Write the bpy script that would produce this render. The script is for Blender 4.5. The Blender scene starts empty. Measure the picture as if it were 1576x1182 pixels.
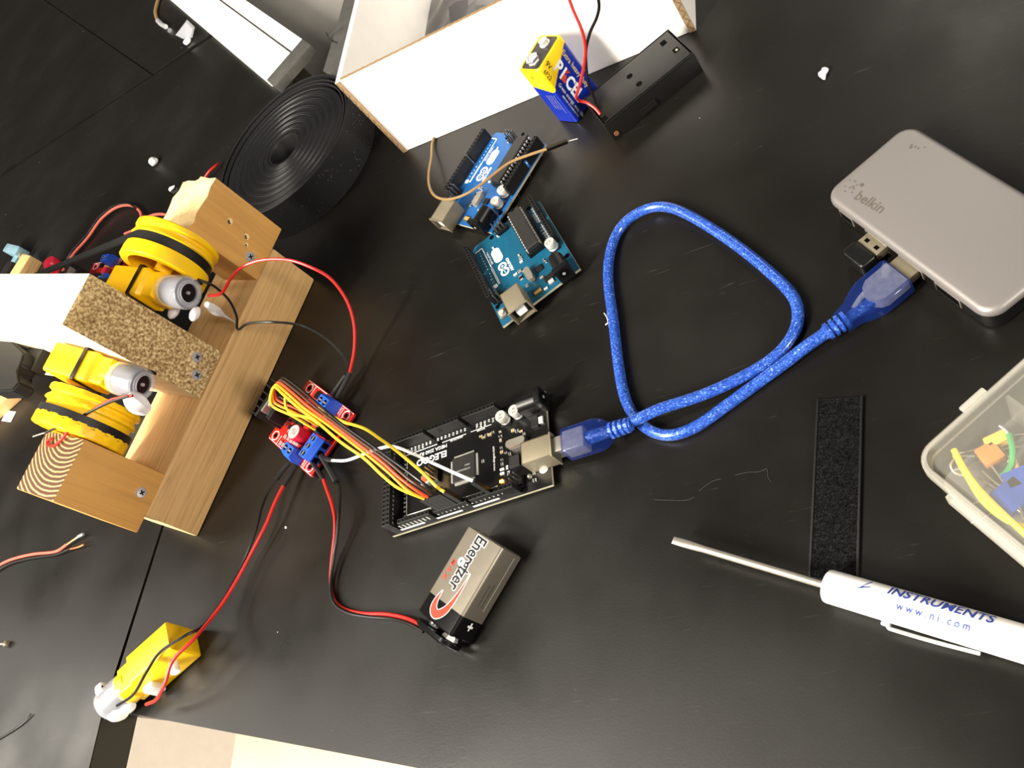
import bpy, bmesh, math, random
from mathutils import Vector, Matrix, noise as mnoise

random.seed(7)
S = 0.001                      # everything below is measured in millimetres
scene = bpy.context.scene
COL = scene.collection

# ------------------------------------------------------------------ camera
F, TILT, PHI, CH = 1350.0, math.radians(43.51), math.radians(39.31), 340.08
_n = Vector((math.sin(TILT)*math.cos(PHI), math.sin(TILT)*math.sin(PHI), math.cos(TILT)))
_Z = -_n
_X = (Vector((1, 0, 0)) - _n*_n.x).normalized()
_Y = _Z.cross(_X)
RIGHT = Vector((_X.x, _Y.x, _Z.x)); DOWN = Vector((_X.y, _Y.y, _Z.y)); FWD = Vector((_X.z, _Y.z, _Z.z))
cam_d = bpy.data.cameras.new('camera')
cam_d.sensor_width = 36.0
cam_d.lens = F/1576*36.0
cam_d.clip_start = 0.01; cam_d.clip_end = 50
cam = bpy.data.objects.new('camera', cam_d); COL.objects.link(cam)
m = Matrix.Identity(4)
for i in range(3):
    m[i][0] = RIGHT[i]; m[i][1] = -DOWN[i]; m[i][2] = -FWD[i]
m[0][3], m[1][3], m[2][3] = 0, 0, CH*S
cam.matrix_world = m
scene.camera = cam

# ------------------------------------------------------------------ world, lamps, exposure
scene.view_settings.view_transform = 'Standard'
scene.view_settings.look = 'None'
scene.view_settings.exposure = 0.0
scene.view_settings.gamma = 1.0
scene.view_settings.use_curve_mapping = False
world = bpy.data.worlds.new('room'); scene.world = world
world.use_nodes = True
bg = world.node_tree.nodes['Background']
bg.inputs[0].default_value = (1.0, 0.93, 0.84, 1); bg.inputs[1].default_value = 0.05

def area(name, loc, target, sx, sy, power, col=(1, 0.93, 0.82)):
    l = bpy.data.lights.new(name, 'AREA'); l.shape = 'RECTANGLE'; l.size = sx; l.size_y = sy
    l.energy = power; l.color = col
    o = bpy.data.objects.new(name, l); COL.objects.link(o)
    o.location = loc
    o.rotation_euler = (Vector(target)-Vector(loc)).to_track_quat('-Z', 'Y').to_euler()
    return o
area('ceiling_panel_near', (-1.55, -1.05, 1.65), (-0.25, 0.25, 0), 0.30, 1.0, 200)
area('ceiling_panel_left', (-1.5, 0.05, 2.1), (-0.25, 0.2, 0), 0.4, 1.1, 40)
area('ceiling_panel_far', (0.35, 2.7, 2.0), (-0.25, 0.25, 0), 0.3, 1.0, 6)
area('ceiling_panel_end', (-3.3, 0.5, 1.9), (-0.35, 0.2, 0), 0.4, 1.1, 20)
area('fill_light_right', (2.7, -1.5, 1.65), (-0.3, 0.15, -0.1), 0.5, 1.2, 120)  # added fill from the right for the wood fronts and the floor

# ------------------------------------------------------------------ helpers
def at(u, v, z=0.0):
    """point of the room (mm) seen at photo position u,v and lying at height z"""
    d = RIGHT*((u-788)/F) + DOWN*((v-591)/F) + FWD
    s = (z-CH)/d.z
    return Vector((d.x*s, d.y*s, z))

def lin(c):
    if isinstance(c, str):
        c = c.lstrip('#'); c = [int(c[i:i+2], 16)/255 for i in (0, 2, 4)]
    return tuple((x/12.92 if x <= 0.04045 else ((x+0.055)/1.055)**2.4) for x in c)

def mat(name, col, rough=0.5, metal=0.0, var=0.12, vs=120.0, bump=0.0, bs=400.0, trans=0.0, alpha=1.0,
        emit=0.0, coat=0.0, spec=0.5, ior=1.45, stretch=(1, 1, 1), sub=0.0):
    m = bpy.data.materials.new(name); m.use_nodes = True
    nt = m.node_tree; N = nt.nodes; L = nt.links
    b = N['Principled BSDF']
    c = lin(col)
    tc = N.new('ShaderNodeTexCoord'); mp = N.new('ShaderNodeMapping')
    mp.inputs['Scale'].default_value = stretch
    L.new(tc.outputs['Object'], mp.inputs['Vector'])
    nz = N.new('ShaderNodeTexNoise'); nz.inputs['Scale'].default_value = vs; nz.inputs['Detail'].default_value = 4
    L.new(mp.outputs[0], nz.inputs['Vector'])
    rp = N.new('ShaderNodeValToRGB')
    rp.color_ramp.elements[0].position = 0.3; rp.color_ramp.elements[1].position = 0.7
    rp.color_ramp.elements[0].color = (*[x*(1-var) for x in c], 1)
    rp.color_ramp.elements[1].color = (*[min(1, x*(1+var)) for x in c], 1)
    L.new(nz.outputs['Fac'], rp.inputs[0]); L.new(rp.outputs[0], b.inputs['Base Color'])
    b.inputs['Roughness'].default_value = rough; b.inputs['Metallic'].default_value = metal
    b.inputs['IOR'].default_value = ior; b.inputs['Specular IOR Level'].default_value = spec
    b.inputs['Transmission Weight'].default_value = trans; b.inputs['Alpha'].default_value = alpha
    b.inputs['Coat Weight'].default_value = coat; b.inputs['Coat Roughness'].default_value = 0.15
    if sub:
        b.inputs['Subsurface Weight'].default_value = sub; b.inputs['Subsurface Scale'].default_value = 0.003
    if emit:
        L.new(rp.outputs[0], b.inputs['Emission Color']); b.inputs['Emission Strength'].default_value = emit
    if bump:
        n2 = N.new('ShaderNodeTexNoise'); n2.inputs['Scale'].default_value = bs; n2.inputs['Detail'].default_value = 3
        L.new(mp.outputs[0], n2.inputs['Vector'])
        bp = N.new('ShaderNodeBump'); bp.inputs['Strength'].default_value = bump; bp.inputs['Distance'].default_value = 0.0005
        L.new(n2.outputs['Fac'], bp.inputs['Height']); L.new(bp.outputs[0], b.inputs['Normal'])
    return m

def ramp(N, stops):
    r = N.new('ShaderNodeValToRGB'); e = r.color_ramp.elements
    while len(e) < len(stops): e.new(0.5)
    for k, (p, c) in enumerate(stops):
        e[k].position = p; e[k].color = (*c, 1)
    return r

def wood(name, c0, c1, scale, rough=0.65, bump=0.25, distort=2.0):
    """long-grain timber; 'scale' is small along the grain"""
    m = bpy.data.materials.new(name); m.use_nodes = True
    N = m.node_tree.nodes; L = m.node_tree.links; b = N['Principled BSDF']
    tc = N.new('ShaderNodeTexCoord'); mp = N.new('ShaderNodeMapping'); mp.inputs['Scale'].default_value = scale
    L.new(tc.outputs['Object'], mp.inputs['Vector'])
    n1 = N.new('ShaderNodeTexNoise'); n1.inputs['Scale'].default_value = 1.0; n1.inputs['Detail'].default_value = 6
    n1.inputs['Roughness'].default_value = 0.6; n1.inputs['Distortion'].default_value = distort
    L.new(mp.outputs[0], n1.inputs['Vector'])
    r = ramp(N, [(0.30, lin(c0)), (0.52, lin(c1)), (0.75, tuple(min(1, x*1.12) for x in lin(c1)))])
    L.new(n1.outputs['Fac'], r.inputs[0]); L.new(r.outputs[0], b.inputs['Base Color'])
    b.inputs['Roughness'].default_value = rough
    bp = N.new('ShaderNodeBump'); bp.inputs['Strength'].default_value = bump; bp.inputs['Distance'].default_value = 0.0006
    L.new(n1.outputs['Fac'], bp.inputs['Height']); L.new(bp.outputs[0], b.inputs['Normal'])
    return m

def endgrain(name, centre, c0, c1, freq=330.0):
    m = bpy.data.materials.new(name); m.use_nodes = True
    N = m.node_tree.nodes; L = m.node_tree.links; b = N['Principled BSDF']
    tc = N.new('ShaderNodeTexCoord'); mp = N.new('ShaderNodeMapping')
    mp.inputs['Location'].default_value = tuple(-x*S for x in centre)
    L.new(tc.outputs['Object'], mp.inputs['Vector'])
    w = N.new('ShaderNodeTexWave'); w.wave_type = 'RINGS'; w.rings_direction = 'Z'
    w.inputs['Scale'].default_value = freq/6.283*1.6; w.inputs['Distortion'].default_value = 1.2
    w.inputs['Detail'].default_value = 2; w.inputs['Detail Scale'].default_value = 1.5
    L.new(mp.outputs[0], w.inputs['Vector'])
    r = ramp(N, [(0.25, lin(c0)), (0.72, lin(c1)), (0.98, lin('#c4a873'))])
    L.new(w.outputs['Fac'], r.inputs[0]); L.new(r.outputs[0], b.inputs['Base Color'])
    b.inputs['Roughness'].default_value = 0.8
    return m

def roughsawn(name):
    m = bpy.data.materials.new(name); m.use_nodes = True
    N = m.node_tree.nodes; L = m.node_tree.links; b = N['Principled BSDF']
    tc = N.new('ShaderNodeTexCoord')
    n1 = N.new('ShaderNodeTexNoise'); n1.inputs['Scale'].default_value = 560; n1.inputs['Detail'].default_value = 7
    n2 = N.new('ShaderNodeTexNoise'); n2.inputs['Scale'].default_value = 60; n2.inputs['Detail'].default_value = 3
    for n in (n1, n2): L.new(tc.outputs['Object'], n.inputs['Vector'])
    r1 = ramp(N, [(0.32, lin('#7d5f38')), (0.5, lin('#c0a06c')), (0.64, lin('#f0dba8'))])
    r2 = ramp(N, [(0.3, (0.75, 0.72, 0.68)), (0.7, (1, 1, 1))])
    mx = N.new('ShaderNodeMix'); mx.data_type = 'RGBA'; mx.blend_type = 'MULTIPLY'; mx.inputs[0].default_value = 1
    L.new(n1.outputs['Fac'], r1.inputs[0]); L.new(n2.outputs['Fac'], r2.inputs[0])
    L.new(r1.outputs[0], mx.inputs[6]); L.new(r2.outputs[0], mx.inputs[7]); L.new(mx.outputs[2], b.inputs['Base Color'])
    b.inputs['Roughness'].default_value = 0.9
    bp = N.new('ShaderNodeBump'); bp.inputs['Strength'].default_value = 0.9; bp.inputs['Distance'].default_value = 0.0012
    L.new(n1.outputs['Fac'], bp.inputs['Height']); L.new(bp.outputs[0], b.inputs['Normal'])
    return m

def table_mat():
    m = bpy.data.materials.new('black_epoxy'); m.use_nodes = True
    N = m.node_tree.nodes; L = m.node_tree.links; b = N['Principled BSDF']
    tc = N.new('ShaderNodeTexCoord')
    n1 = N.new('ShaderNodeTexNoise'); n1.inputs['Scale'].default_value = 9; n1.inputs['Detail'].default_value = 5
    L.new(tc.outputs['Object'], n1.inputs['Vector'])
    r1 = ramp(N, [(0.3, (0.0042, 0.0036, 0.0029)), (0.7, (0.0070, 0.0061, 0.0050))])
    L.new(n1.outputs['Fac'], r1.inputs[0])
    # fine scratches: thin stretched noise in two directions
    cols = r1.outputs[0]
    for k, (ang, sc, lo) in enumerate(((0.5, (30, 700, 1), 0.735), (-0.9, (26, 620, 1), 0.74), (1.35, (40, 900, 1), 0.75))):
        mp = N.new('ShaderNodeMapping'); mp.inputs['Rotation'].default_value = (0, 0, ang); mp.inputs['Scale'].default_value = sc
        mp.inputs['Location'].default_value = (k*3.1, k*1.7, 0)
        L.new(tc.outputs['Object'], mp.inputs['Vector'])
        n = N.new('ShaderNodeTexNoise'); n.inputs['Scale'].default_value = 1; n.inputs['Detail'].default_value = 2
        n.inputs['Distortion'].default_value = 1.6
        L.new(mp.outputs[0], n.inputs['Vector'])
        r = ramp(N, [(lo, (0, 0, 0)), (lo+0.02, (1, 1, 1))])
        L.new(n.outputs['Fac'], r.inputs[0])
        mx = N.new('ShaderNodeMix'); mx.data_type = 'RGBA'
        L.new(r.outputs[0], mx.inputs[0]); L.new(cols, mx.inputs[6]); mx.inputs[7].default_value = (0.022, 0.020, 0.017, 1)
        cols = mx.outputs[2]
    # dust specks
    v = N.new('ShaderNodeTexVoronoi'); v.inputs['Scale'].default_value = 55; v.inputs['Randomness'].default_value = 1
    L.new(tc.outputs['Object'], v.inputs['Vector'])
    r = ramp(N, [(0.012, (1, 1, 1)), (0.022, (0, 0, 0))])
    L.new(v.outputs['Distance'], r.inputs[0])
    g = N.new('ShaderNodeMath'); g.operation = 'GREATER_THAN'; g.inputs[1].default_value = 0.83
    sp = N.new('ShaderNodeSeparateColor'); L.new(v.outputs['Color'], sp.inputs[0]); L.new(sp.outputs[0], g.inputs[0])
    mu = N.new('ShaderNodeMath'); mu.operation = 'MULTIPLY'; L.new(r.outputs[0], mu.inputs[0]); L.new(g.outputs[0], mu.inputs[1])
    mx = N.new('ShaderNodeMix'); mx.data_type = 'RGBA'
    L.new(mu.outputs[0], mx.inputs[0]); L.new(cols, mx.inputs[6]); mx.inputs[7].default_value = (0.45, 0.43, 0.4, 1)
    L.new(mx.outputs[2], b.inputs['Base Color'])
    n2 = N.new('ShaderNodeTexNoise'); n2.inputs['Scale'].default_value = 11; n2.inputs['Detail'].default_value = 9
    L.new(tc.outputs['Object'], n2.inputs['Vector'])
    rr = N.new('ShaderNodeMapRange'); rr.inputs[1].default_value = 0.3; rr.inputs[2].default_value = 0.7
    rr.inputs[3].default_value = 0.24; rr.inputs[4].default_value = 0.46
    L.new(n2.outputs['Fac'], rr.inputs[0]); L.new(rr.outputs[0], b.inputs['Roughness'])
    b.inputs['Specular IOR Level'].default_value = 0.40
    n3 = N.new('ShaderNodeTexNoise'); n3.inputs['Scale'].default_value = 900; n3.inputs['Detail'].default_value = 2
    L.new(tc.outputs['Object'], n3.inputs['Vector'])
    bp = N.new('ShaderNodeBump'); bp.inputs['Strength'].default_value = 0.08; bp.inputs['Distance'].default_value = 0.0003
    L.new(n3.outputs['Fac'], bp.inputs['Height']); L.new(bp.outputs[0], b.inputs['Normal'])
    return m

M = {}
def mk(name, *a, **k): M[name] = mat(name, *a, **k)
M['table'] = table_mat()
mk('grey_edge', '#4a4946', 0.5)
mk('floor', '#eee2c4', 0.5, var=0.05, vs=8)
mk('apron', '#e6ddd6', 0.5, var=0.03)
mk('white_strip', '#f2f0ea', 0.4, var=0.03)
mk('card_white', '#f4f1ec', 0.6, var=0.03, vs=40, bump=0.08, bs=300)
mk('card_brown', '#8c7456', 0.8, var=0.2, vs=900)
mk('card_flute', '#6e583c', 0.9, var=0.2, vs=600)
mk('bag', '#3a393c', 0.07, alpha=0.72, var=0.05)
mk('black_plastic', '#0b0b0b', 0.36, var=0.1)
mk('black_matte', '#0a0a0a', 0.6, var=0.1)
mk('black_hole', '#010101', 0.9, var=0.0, spec=0.1)
mk('holder_black', '#131211', 0.36, var=0.08, bump=0.05, bs=900)
mk('velcro', '#121212', 0.85, var=0.8, vs=1500, bump=0.8, bs=2200, spec=0.2)
mk('velcro_roll', '#0d0d0e', 0.62, var=0.3, vs=700, bump=0.25, bs=1500, spec=0.4)
mk('velcro_side', '#0f0f10', 0.42, var=0.25, vs=900, bump=0.2, bs=1500)
mk('pcb_blue', '#0f4c66', 0.38, var=0.10, vs=260)
mk('pcb_blue_bright', '#15518e', 0.38, var=0.10, vs=260)
mk('pcb_black', '#0c0c0c', 0.30, var=0.2, vs=260)
mk('pcb_red', '#a81d14', 0.4, var=0.08, vs=260)
mk('pcb_edge', '#a9a58c', 0.6)
mk('silk', '#eef0ee', 0.6, var=0.03)
mk('silk_dim', '#a8a8a4', 0.6, var=0.05)
mk('steel', '#aaa498', 0.36, metal=0.7, var=0.06)
mk('nickel', '#8f8671', 0.45, metal=0.55, var=0.05)
mk('bright_metal', '#d6d8da', 0.26, metal=0.6, var=0.06)
mk('gold_pin', '#c9a862', 0.35, metal=1.0)
mk('pin_grey', '#8c8a84', 0.35, metal=0.9)
mk('chip', '#0f0e0e', 0.5, var=0.1)
mk('chip_grey', '#201e1c', 0.5, var=0.08)
mk('cap_silver', '#c2c0ba', 0.4, metal=0.35, var=0.04)
mk('cap_red', '#c8243c', 0.35, var=0.06)
mk('tan_smd', '#b28d4e', 0.5)
mk('led_amber', '#ff9a20', 0.4, emit=60.0, var=0.02)
mk('yellow', '#f6c513', 0.42, var=0.05, vs=60)
mk('yellow_motor', '#f7c40f', 0.38, var=0.05, vs=60, sub=0.05)
mk('clear_plastic', '#e4e6ee', 0.15, alpha=0.24, var=0.04)
mk('glue', '#ece9ea', 0.35, alpha=0.75, var=0.08, vs=300)
mk('can_metal', '#50525a', 0.28, metal=0.4)
mk('belt', '#11100f', 0.55, var=0.1)
mk('wire_red', '#bb211d', 0.38, var=0.06)
mk('wire_salmon', '#d4604e', 0.45, var=0.06)
mk('wire_black', '#0a0a09', 0.4, var=0.1)
mk('wire_yellow', '#f0cf2e', 0.42, var=0.05)
mk('wire_orange', '#ef9a20', 0.42, var=0.05)
mk('wire_redorange', '#e2502b', 0.42, var=0.05)
mk('wire_brown', '#452b1e', 0.45, var=0.06)
mk('wire_white', '#f3f2ee', 0.42, var=0.03)
mk('wire_tan', '#84683f', 0.45, var=0.08)
mk('copper', '#c98b5e', 0.4, metal=0.8)
mk('term_blue', '#1f53c4', 0.42, var=0.06)
mk('pk_yellow', '#f3cc18', 0.35, var=0.03)
mk('pk_blue', '#0e2796', 0.3, var=0.05, coat=0.3)
mk('pk_red', '#d8442c', 0.4)
mk('pk_gold', '#dcc07a', 0.4)
mk('en_silver', '#857e71', 0.34, metal=0.5, var=0.05)
mk('en_black', '#0d0d0d', 0.22, var=0.1)
mk('en_dark', '#3d3a35', 0.3, metal=0.3, var=0.08)
mk('en_red', '#d63a26', 0.4)
mk('black_ink', '#0a0a0a', 0.5)
mk('hub_grey', '#85817e', 0.42, metal=0.45, var=0.03, vs=2500, bump=0.03, bs=4000)
mk('hub_ink', '#554f49', 0.6)
mk('hub_black', '#111010', 0.28, var=0.1)
mk('usb_sleeve', '#152a6a', 0.1, alpha=0.45, var=0.06)
mk('usb_core', '#8a8b90', 0.35, metal=0.1, var=0.15, vs=400)
mk('sd_white', '#f4f3f0', 0.32, var=0.02)
mk('sd_ink', '#2a3f96', 0.5)
mk('tray', '#dcd8cb', 0.22, alpha=0.075, var=0.04)
mk('tray_rim', '#dedacd', 0.3, alpha=0.32, var=0.04)
mk('comp_tan', '#b9752f', 0.45)
mk('comp_yellow', '#dcae44', 0.45)
mk('comp_blue', '#20489c', 0.45)
mk('comp_green', '#2f8a4c', 0.45)
mk('comp_resistor', '#c59a74', 0.5)
mk('lint', '#e8e6e2', 0.9, var=0.1)
mk('lint_grey', '#45433f', 0.9)
mk('clamp_blue', '#7fa0ad', 0.4, metal=0.3)
mk('gfloor', '#96938d', 0.6, var=0.06, vs=12)

def cable_mat():
    m = bpy.data.materials.new('braided_blue_cable'); m.use_nodes = True
    N = m.node_tree.nodes; L = m.node_tree.links; b = N['Principled BSDF']
    tc = N.new('ShaderNodeTexCoord')
    n1 = N.new('ShaderNodeTexVoronoi'); n1.inputs['Scale'].default_value = 1700
    n2 = N.new('ShaderNodeTexNoise'); n2.inputs['Scale'].default_value = 160; n2.inputs['Detail'].default_value = 4
    for n in (n1, n2): L.new(tc.outputs['Object'], n.inputs['Vector'])
    sp = N.new('ShaderNodeSeparateColor'); L.new(n1.outputs['Color'], sp.inputs[0])
    r = ramp(N, [(0.0, lin('#16348c')), (0.6, lin('#2c55b4')), (0.93, lin('#4570c8')), (1.0, lin('#7fa2e2'))])
    L.new(sp.outputs[0], r.inputs[0]); L.new(r.outputs[0], b.inputs['Base Color'])
    b.inputs['Roughness'].default_value = 0.28; b.inputs['Coat Weight'].default_value = 0.5; b.inputs['Metallic'].default_value = 0.2
    bp = N.new('ShaderNodeBump'); bp.inputs['Strength'].default_value = 0.35; bp.inputs['Distance'].default_value = 0.0006
    L.new(sp.outputs[1], bp.inputs['Height']); L.new(bp.outputs[0], b.inputs['Normal'])
    return m
M['cable_blue'] = cable_mat()

def rrect(x0, y0, x1, y1, r=0.0, n=5):
    if r <= 0: return [(x0, y0), (x1, y0), (x1, y1), (x0, y1)]
    out = []
    for cx, cy, a0 in ((x1-r, y0+r, -90), (x1-r, y1-r, 0), (x0+r, y1-r, 90), (x0+r, y0+r, 180)):
        for k in range(n+1):
            a = math.radians(a0+90*k/n); out.append((cx+r*math.cos(a), cy+r*math.sin(a)))
    return out

def spline(pts, res=6, closed=False):
    P = [Vector(p) for p in pts]
    if len(P) < 3 and not closed: return P
    out = []; n = len(P)
    for i in range(n if closed else n-1):
        if closed: p0, p1, p2, p3 = P[i-1], P[i], P[(i+1) % n], P[(i+2) % n]
        else:
            p1, p2 = P[i], P[i+1]
            p0 = P[i-1] if i else p1*2-p2
            p3 = P[i+2] if i+2 < n else p2*2-p1
        for k in range(res):
            t = k/res
            out.append(0.5*((2*p1)+(p2-p0)*t+(2*p0-5*p1+4*p2-p3)*t*t+(3*p1-p0-3*p2+p3)*t**3))
    if not closed: out.append(P[-1])
    return out

class B:
    """collects shapes (mm) for ONE mesh object"""
    def __init__(s): s.bm = bmesh.new(); s.mi = 0
    def _add(s, vs, fs):
        v = [s.bm.verts.new(p) for p in vs]
        for f in fs:
            try: fc = s.bm.faces.new([v[i] for i in f]); fc.material_index = s.mi
            except ValueError: pass
        return v
    def box(s, x0, y0, z0, x1, y1, z1, bev=0.0, seg=2):
        x0, x1 = sorted((x0, x1)); y0, y1 = sorted((y0, y1)); z0, z1 = sorted((z0, z1))
        b2 = bmesh.new()
        bmesh.ops.create_cube(b2, size=1)
        for v in b2.verts:
            v.co = Vector(((x0+x1)/2+v.co.x*(x1-x0), (y0+y1)/2+v.co.y*(y1-y0), (z0+z1)/2+v.co.z*(z1-z0)))
        if bev > 0:
            bmesh.ops.bevel(b2, geom=list(b2.edges), offset=min(bev, 0.45*min(x1-x0, y1-y0, z1-z0)), segments=seg, affect='EDGES', profile=0.6)
        b2.verts.index_update()
        s._add([v.co.copy() for v in b2.verts], [[v.index for v in f.verts] for f in b2.faces]); b2.free()
        return s
    def loft(s, rings, cap=True, closed=True):
        n = len(rings[0]); vs = []; fs = []
        for r in rings: vs += [Vector(p) for p in r]
        for k in range(len(rings)-1):
            for i in range(n if closed else n-1):
                j = (i+1) % n
                fs.append((k*n+i, k*n+j, (k+1)*n+j, (k+1)*n+i))
        if cap and closed:
            fs.append(tuple(range(n-1, -1, -1))); fs.append(tuple((len(rings)-1)*n+i for i in range(n)))
        s._add(vs, fs); return s
    def rbox(s, x0, y0, z0, x1, y1, z1, r=2.0, e=0.0, n=5, eb=0.0):
        """box rounded in plan with eased top (e) and bottom (eb) edge"""
        lay = []
        def ring(ins, z): lay.append([(x, y, z) for x, y in rrect(x0+ins, y0+ins, x1-ins, y1-ins, max(r-ins, 0.05), n)])
        if eb > 0:
            for k in range(4): a = math.pi/2*k/4; ring(eb*(1-math.sin(a)), z0+eb*(1-math.cos(a)))
        ring(0, z0+eb)
        if e > 0:
            ring(0, z1-e)
            for k in range(1, 5):
                a = math.pi/2*k/4; ring(e*(1-math.cos(a)), z1-e+e*math.sin(a))
        else: ring(0, z1)
        return s.loft(lay)
    def prism(s, pts, z0, z1):
        return s.loft([[(x, y, z0) for x, y in pts], [(x, y, z1) for x, y in pts]])
    def lathe(s, prof, p0=(0, 0, 0), axis=(0, 0, 1), n=20, cap=True):
        a = Vector(axis).normalized(); t = a.orthogonal().normalized(); w = a.cross(t); p0 = Vector(p0)
        return s.loft([[p0+a*h+(t*math.cos(2*math.pi*k/n)+w*math.sin(2*math.pi*k/n))*max(r, 0.001) for k in range(n)] for r, h in prof], cap)
    def cyl(s, p0, p1, r, r1=None, n=16):
        d = Vector(p1)-Vector(p0)
        return s.lathe([(r, 0), (r if r1 is None else r1, d.length)], p0, d, n)
    def tube(s, pts, r, n=8, res=5, radii=None):
        P = spline(pts, res); rings = []
        t = (P[1]-P[0]).normalized(); u = t.orthogonal().normalized()
        for i, p in enumerate(P):
            tn = (P[min(i+1, len(P)-1)]-P[max(i-1, 0)])
            if tn.length < 1e-9: tn = t
            tn.normalize()
            u = (u-tn*u.dot(tn))
            if u.length < 1e-6: u = tn.orthogonal()
            u.normalize(); w = tn.cross(u)
            rr = r if radii is None else r*radii(i/(len(P)-1))
            rings.append([p+(u*math.cos(2*math.pi*k/n)+w*math.sin(2*math.pi*k/n))*rr for k in range(n)])
        return s.loft(rings)
    def ball(s, c, rx, ry=None, rz=None, n=12):
        ry = ry or rx; rz = rz or rx; c = Vector(c); rings = []
        for k in range(1, n//2):
            a = math.pi*k/(n//2)
            rings.append([c+Vector((rx*math.sin(a)*math.cos(2*math.pi*i/n), ry*math.sin(a)*math.sin(2*math.pi*i/n), -rz*math.cos(a))) for i in range(n)])
        return s.loft(rings)
    def quad(s, a, b, c, d): s._add([Vector(p) for p in (a, b, c, d)], [(0, 1, 2, 3)]); return s
    def xf(s, mtx):
        bmesh.ops.transform(s.bm, matrix=mtx, verts=s.bm.verts); return s
    def mesh(s, name, mats, smooth=40):
        bmesh.ops.recalc_face_normals(s.bm, faces=s.bm.faces)
        bmesh.ops.scale(s.bm, vec=(S, S, S), verts=s.bm.verts)
        me = bpy.data.meshes.new(name); s.bm.to_mesh(me); s.bm.free()
        for m_ in (mats if isinstance(mats, (list, tuple)) else [mats]): me.materials.append(M[m_])
        if smooth:
            me.polygons.foreach_set('use_smooth', [True]*len(me.polygons)); me.set_sharp_from_angle(angle=math.radians(smooth))
        return me
    def build(s, name, mats, parent=None, smooth=40):
        o = bpy.data.objects.new(name, s.mesh(name, mats, smooth)); COL.objects.link(o)
        o.parent = parent
        return o

def tag(o, label=None, cat=None, group=None, kind=None):
    if label: o['label'] = label
    if cat: o['category'] = cat
    if group: o['group'] = group
    if kind: o['kind'] = kind
    return o

def thing(name, label, cat, loc=(0, 0, 0), rz=0.0, group=None, rot=None):
    o = bpy.data.objects.new(name, None); COL.objects.link(o)
    o.empty_display_size = 0.01
    o.location = Vector(loc)*S
    o.rotation_euler = rot if rot else (0, 0, rz)
    return tag(o, label, cat, group)

def lone(o, label, cat, group=None): return tag(o, label, cat, group)

def text(parent, name, items, m, bold=0.0, shear=0.0, wrap=None):
    """items: (string, size, origin, xdir, ydir, align); all of one lettering become one flat mesh part"""
    bm = bmesh.new()
    for body, size, org, xd, yd, al in items:
        cu = bpy.data.curves.new('t', 'FONT'); cu.body = body; cu.size = size; cu.align_x = al
        cu.offset = bold*size; cu.shear = shear; cu.resolution_u = 3
        ob = bpy.data.objects.new('t', cu)
        me = ob.to_mesh()
        org = Vector(org); xd = Vector(xd); yd = Vector(yd)
        vs = []
        for v in me.vertices:
            p = wrap(v.co.x, v.co.y) if wrap else org+xd*v.co.x+yd*v.co.y
            vs.append(bm.verts.new(p*S))
        for p in me.polygons:
            try: bm.faces.new([vs[i] for i in p.vertices])
            except ValueError: pass
        ob.to_mesh_clear(); bpy.data.objects.remove(ob); bpy.data.curves.remove(cu)
    me = bpy.data.meshes.new(name); bm.to_mesh(me); bm.free(); me.materials.append(M[m])
    o = bpy.data.objects.new(name, me); COL.objects.link(o); o.parent = parent
    return o
# ================================================================== the setting
b = B().box(-2500, -2500, -780, 2500, 3000, -760)
tag(b.build('floor', 'floor'), 'cream coloured floor showing below the table edges', None, kind='structure')

def table(name, pts, label, th=25.0):
    t = thing(name, label, 'table')
    bb = B().prism(pts, -th, 0)
    bmesh.ops.bevel(bb.bm, geom=[e for e in bb.bm.edges if all(v.co.z > -1 for v in e.verts)], offset=0.8, segments=2, affect='EDGES')
    bb.build('tabletop', 'table', t, 30)
    return t
tb = table('lab_table', [(-505, 104), (-477, 99.5), (-322, 67.5), (-200, 42), (300, -62), (900, -190), (900, 1300), (-290, 1300), (-385, 760), (-402, 616), (-430, 500), (-487, 219)],
           'large black lab table that carries the circuit boards and the blue cable')
ta = table('lab_table', [(-510.5, -95), (-507.5, 104), (-489.5, 219), (-441, 620), (-437, 645), (-533, 785), (-1900, 779), (-1900, -95)],
           'black lab table on the left, under the yellow wheels and the loose screw')
tc_ = table('lab_table', [(-1900, 787), (-684, 791), (-1300, 1460), (-1900, 1460)],
            'black lab table filling the top left corner', 25)
td = table('lab_table', [(-683, 791), (-536, 793), (-1050, 1560), (-1299, 1460)],
           'narrow black table wedge under the pale cord and clear scrap', 25)
# white rail under the left table top, seen at the open corner
B().box(-1890, -88, -114, -516, 560, -26, 1).build('apron', 'apron', ta, 0)
for x, y in ((-1400, -40), (-1850, -40), (-1850, 520), (-600, 520)):
    B().box(x-25, y-25, -760, x+25, y+25, -114, 2).build('leg', 'apron', ta, 0)
for x, y in ((-330, 180), (800, 30), (800, 1200), (-250, 1200)):
    B().box(x-25, y-25, -760, x+25, y+25, -26, 2).build('leg', 'apron', tb, 0)
for x, y in ((-960, 880), (-1850, 880), (-1850, 1400), (-1280, 1400)):
    B().box(x-25, y-25, -760, x+25, y+25, -26, 2).build('leg', 'apron', tc_, 0)
B().prism([(-403, 612), (-385, 590), (-352, 800), (-374, 800)], 0.05, 1.2).build('edging_strip', 'grey_edge', tb, 0)
# pale grey top of a low cabinet in the open corner between the tables
B().box(-980, 1350, -760, -930, 1400, -26, 2).build('leg', 'apron', td, 0)
cb = B().box(-880, 640, -760, -395, 1300, -45, 3)
lone(cb.build('low_cabinet', 'gfloor'), 'pale grey low cabinet standing in the open corner between tables', 'cabinet')

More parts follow.
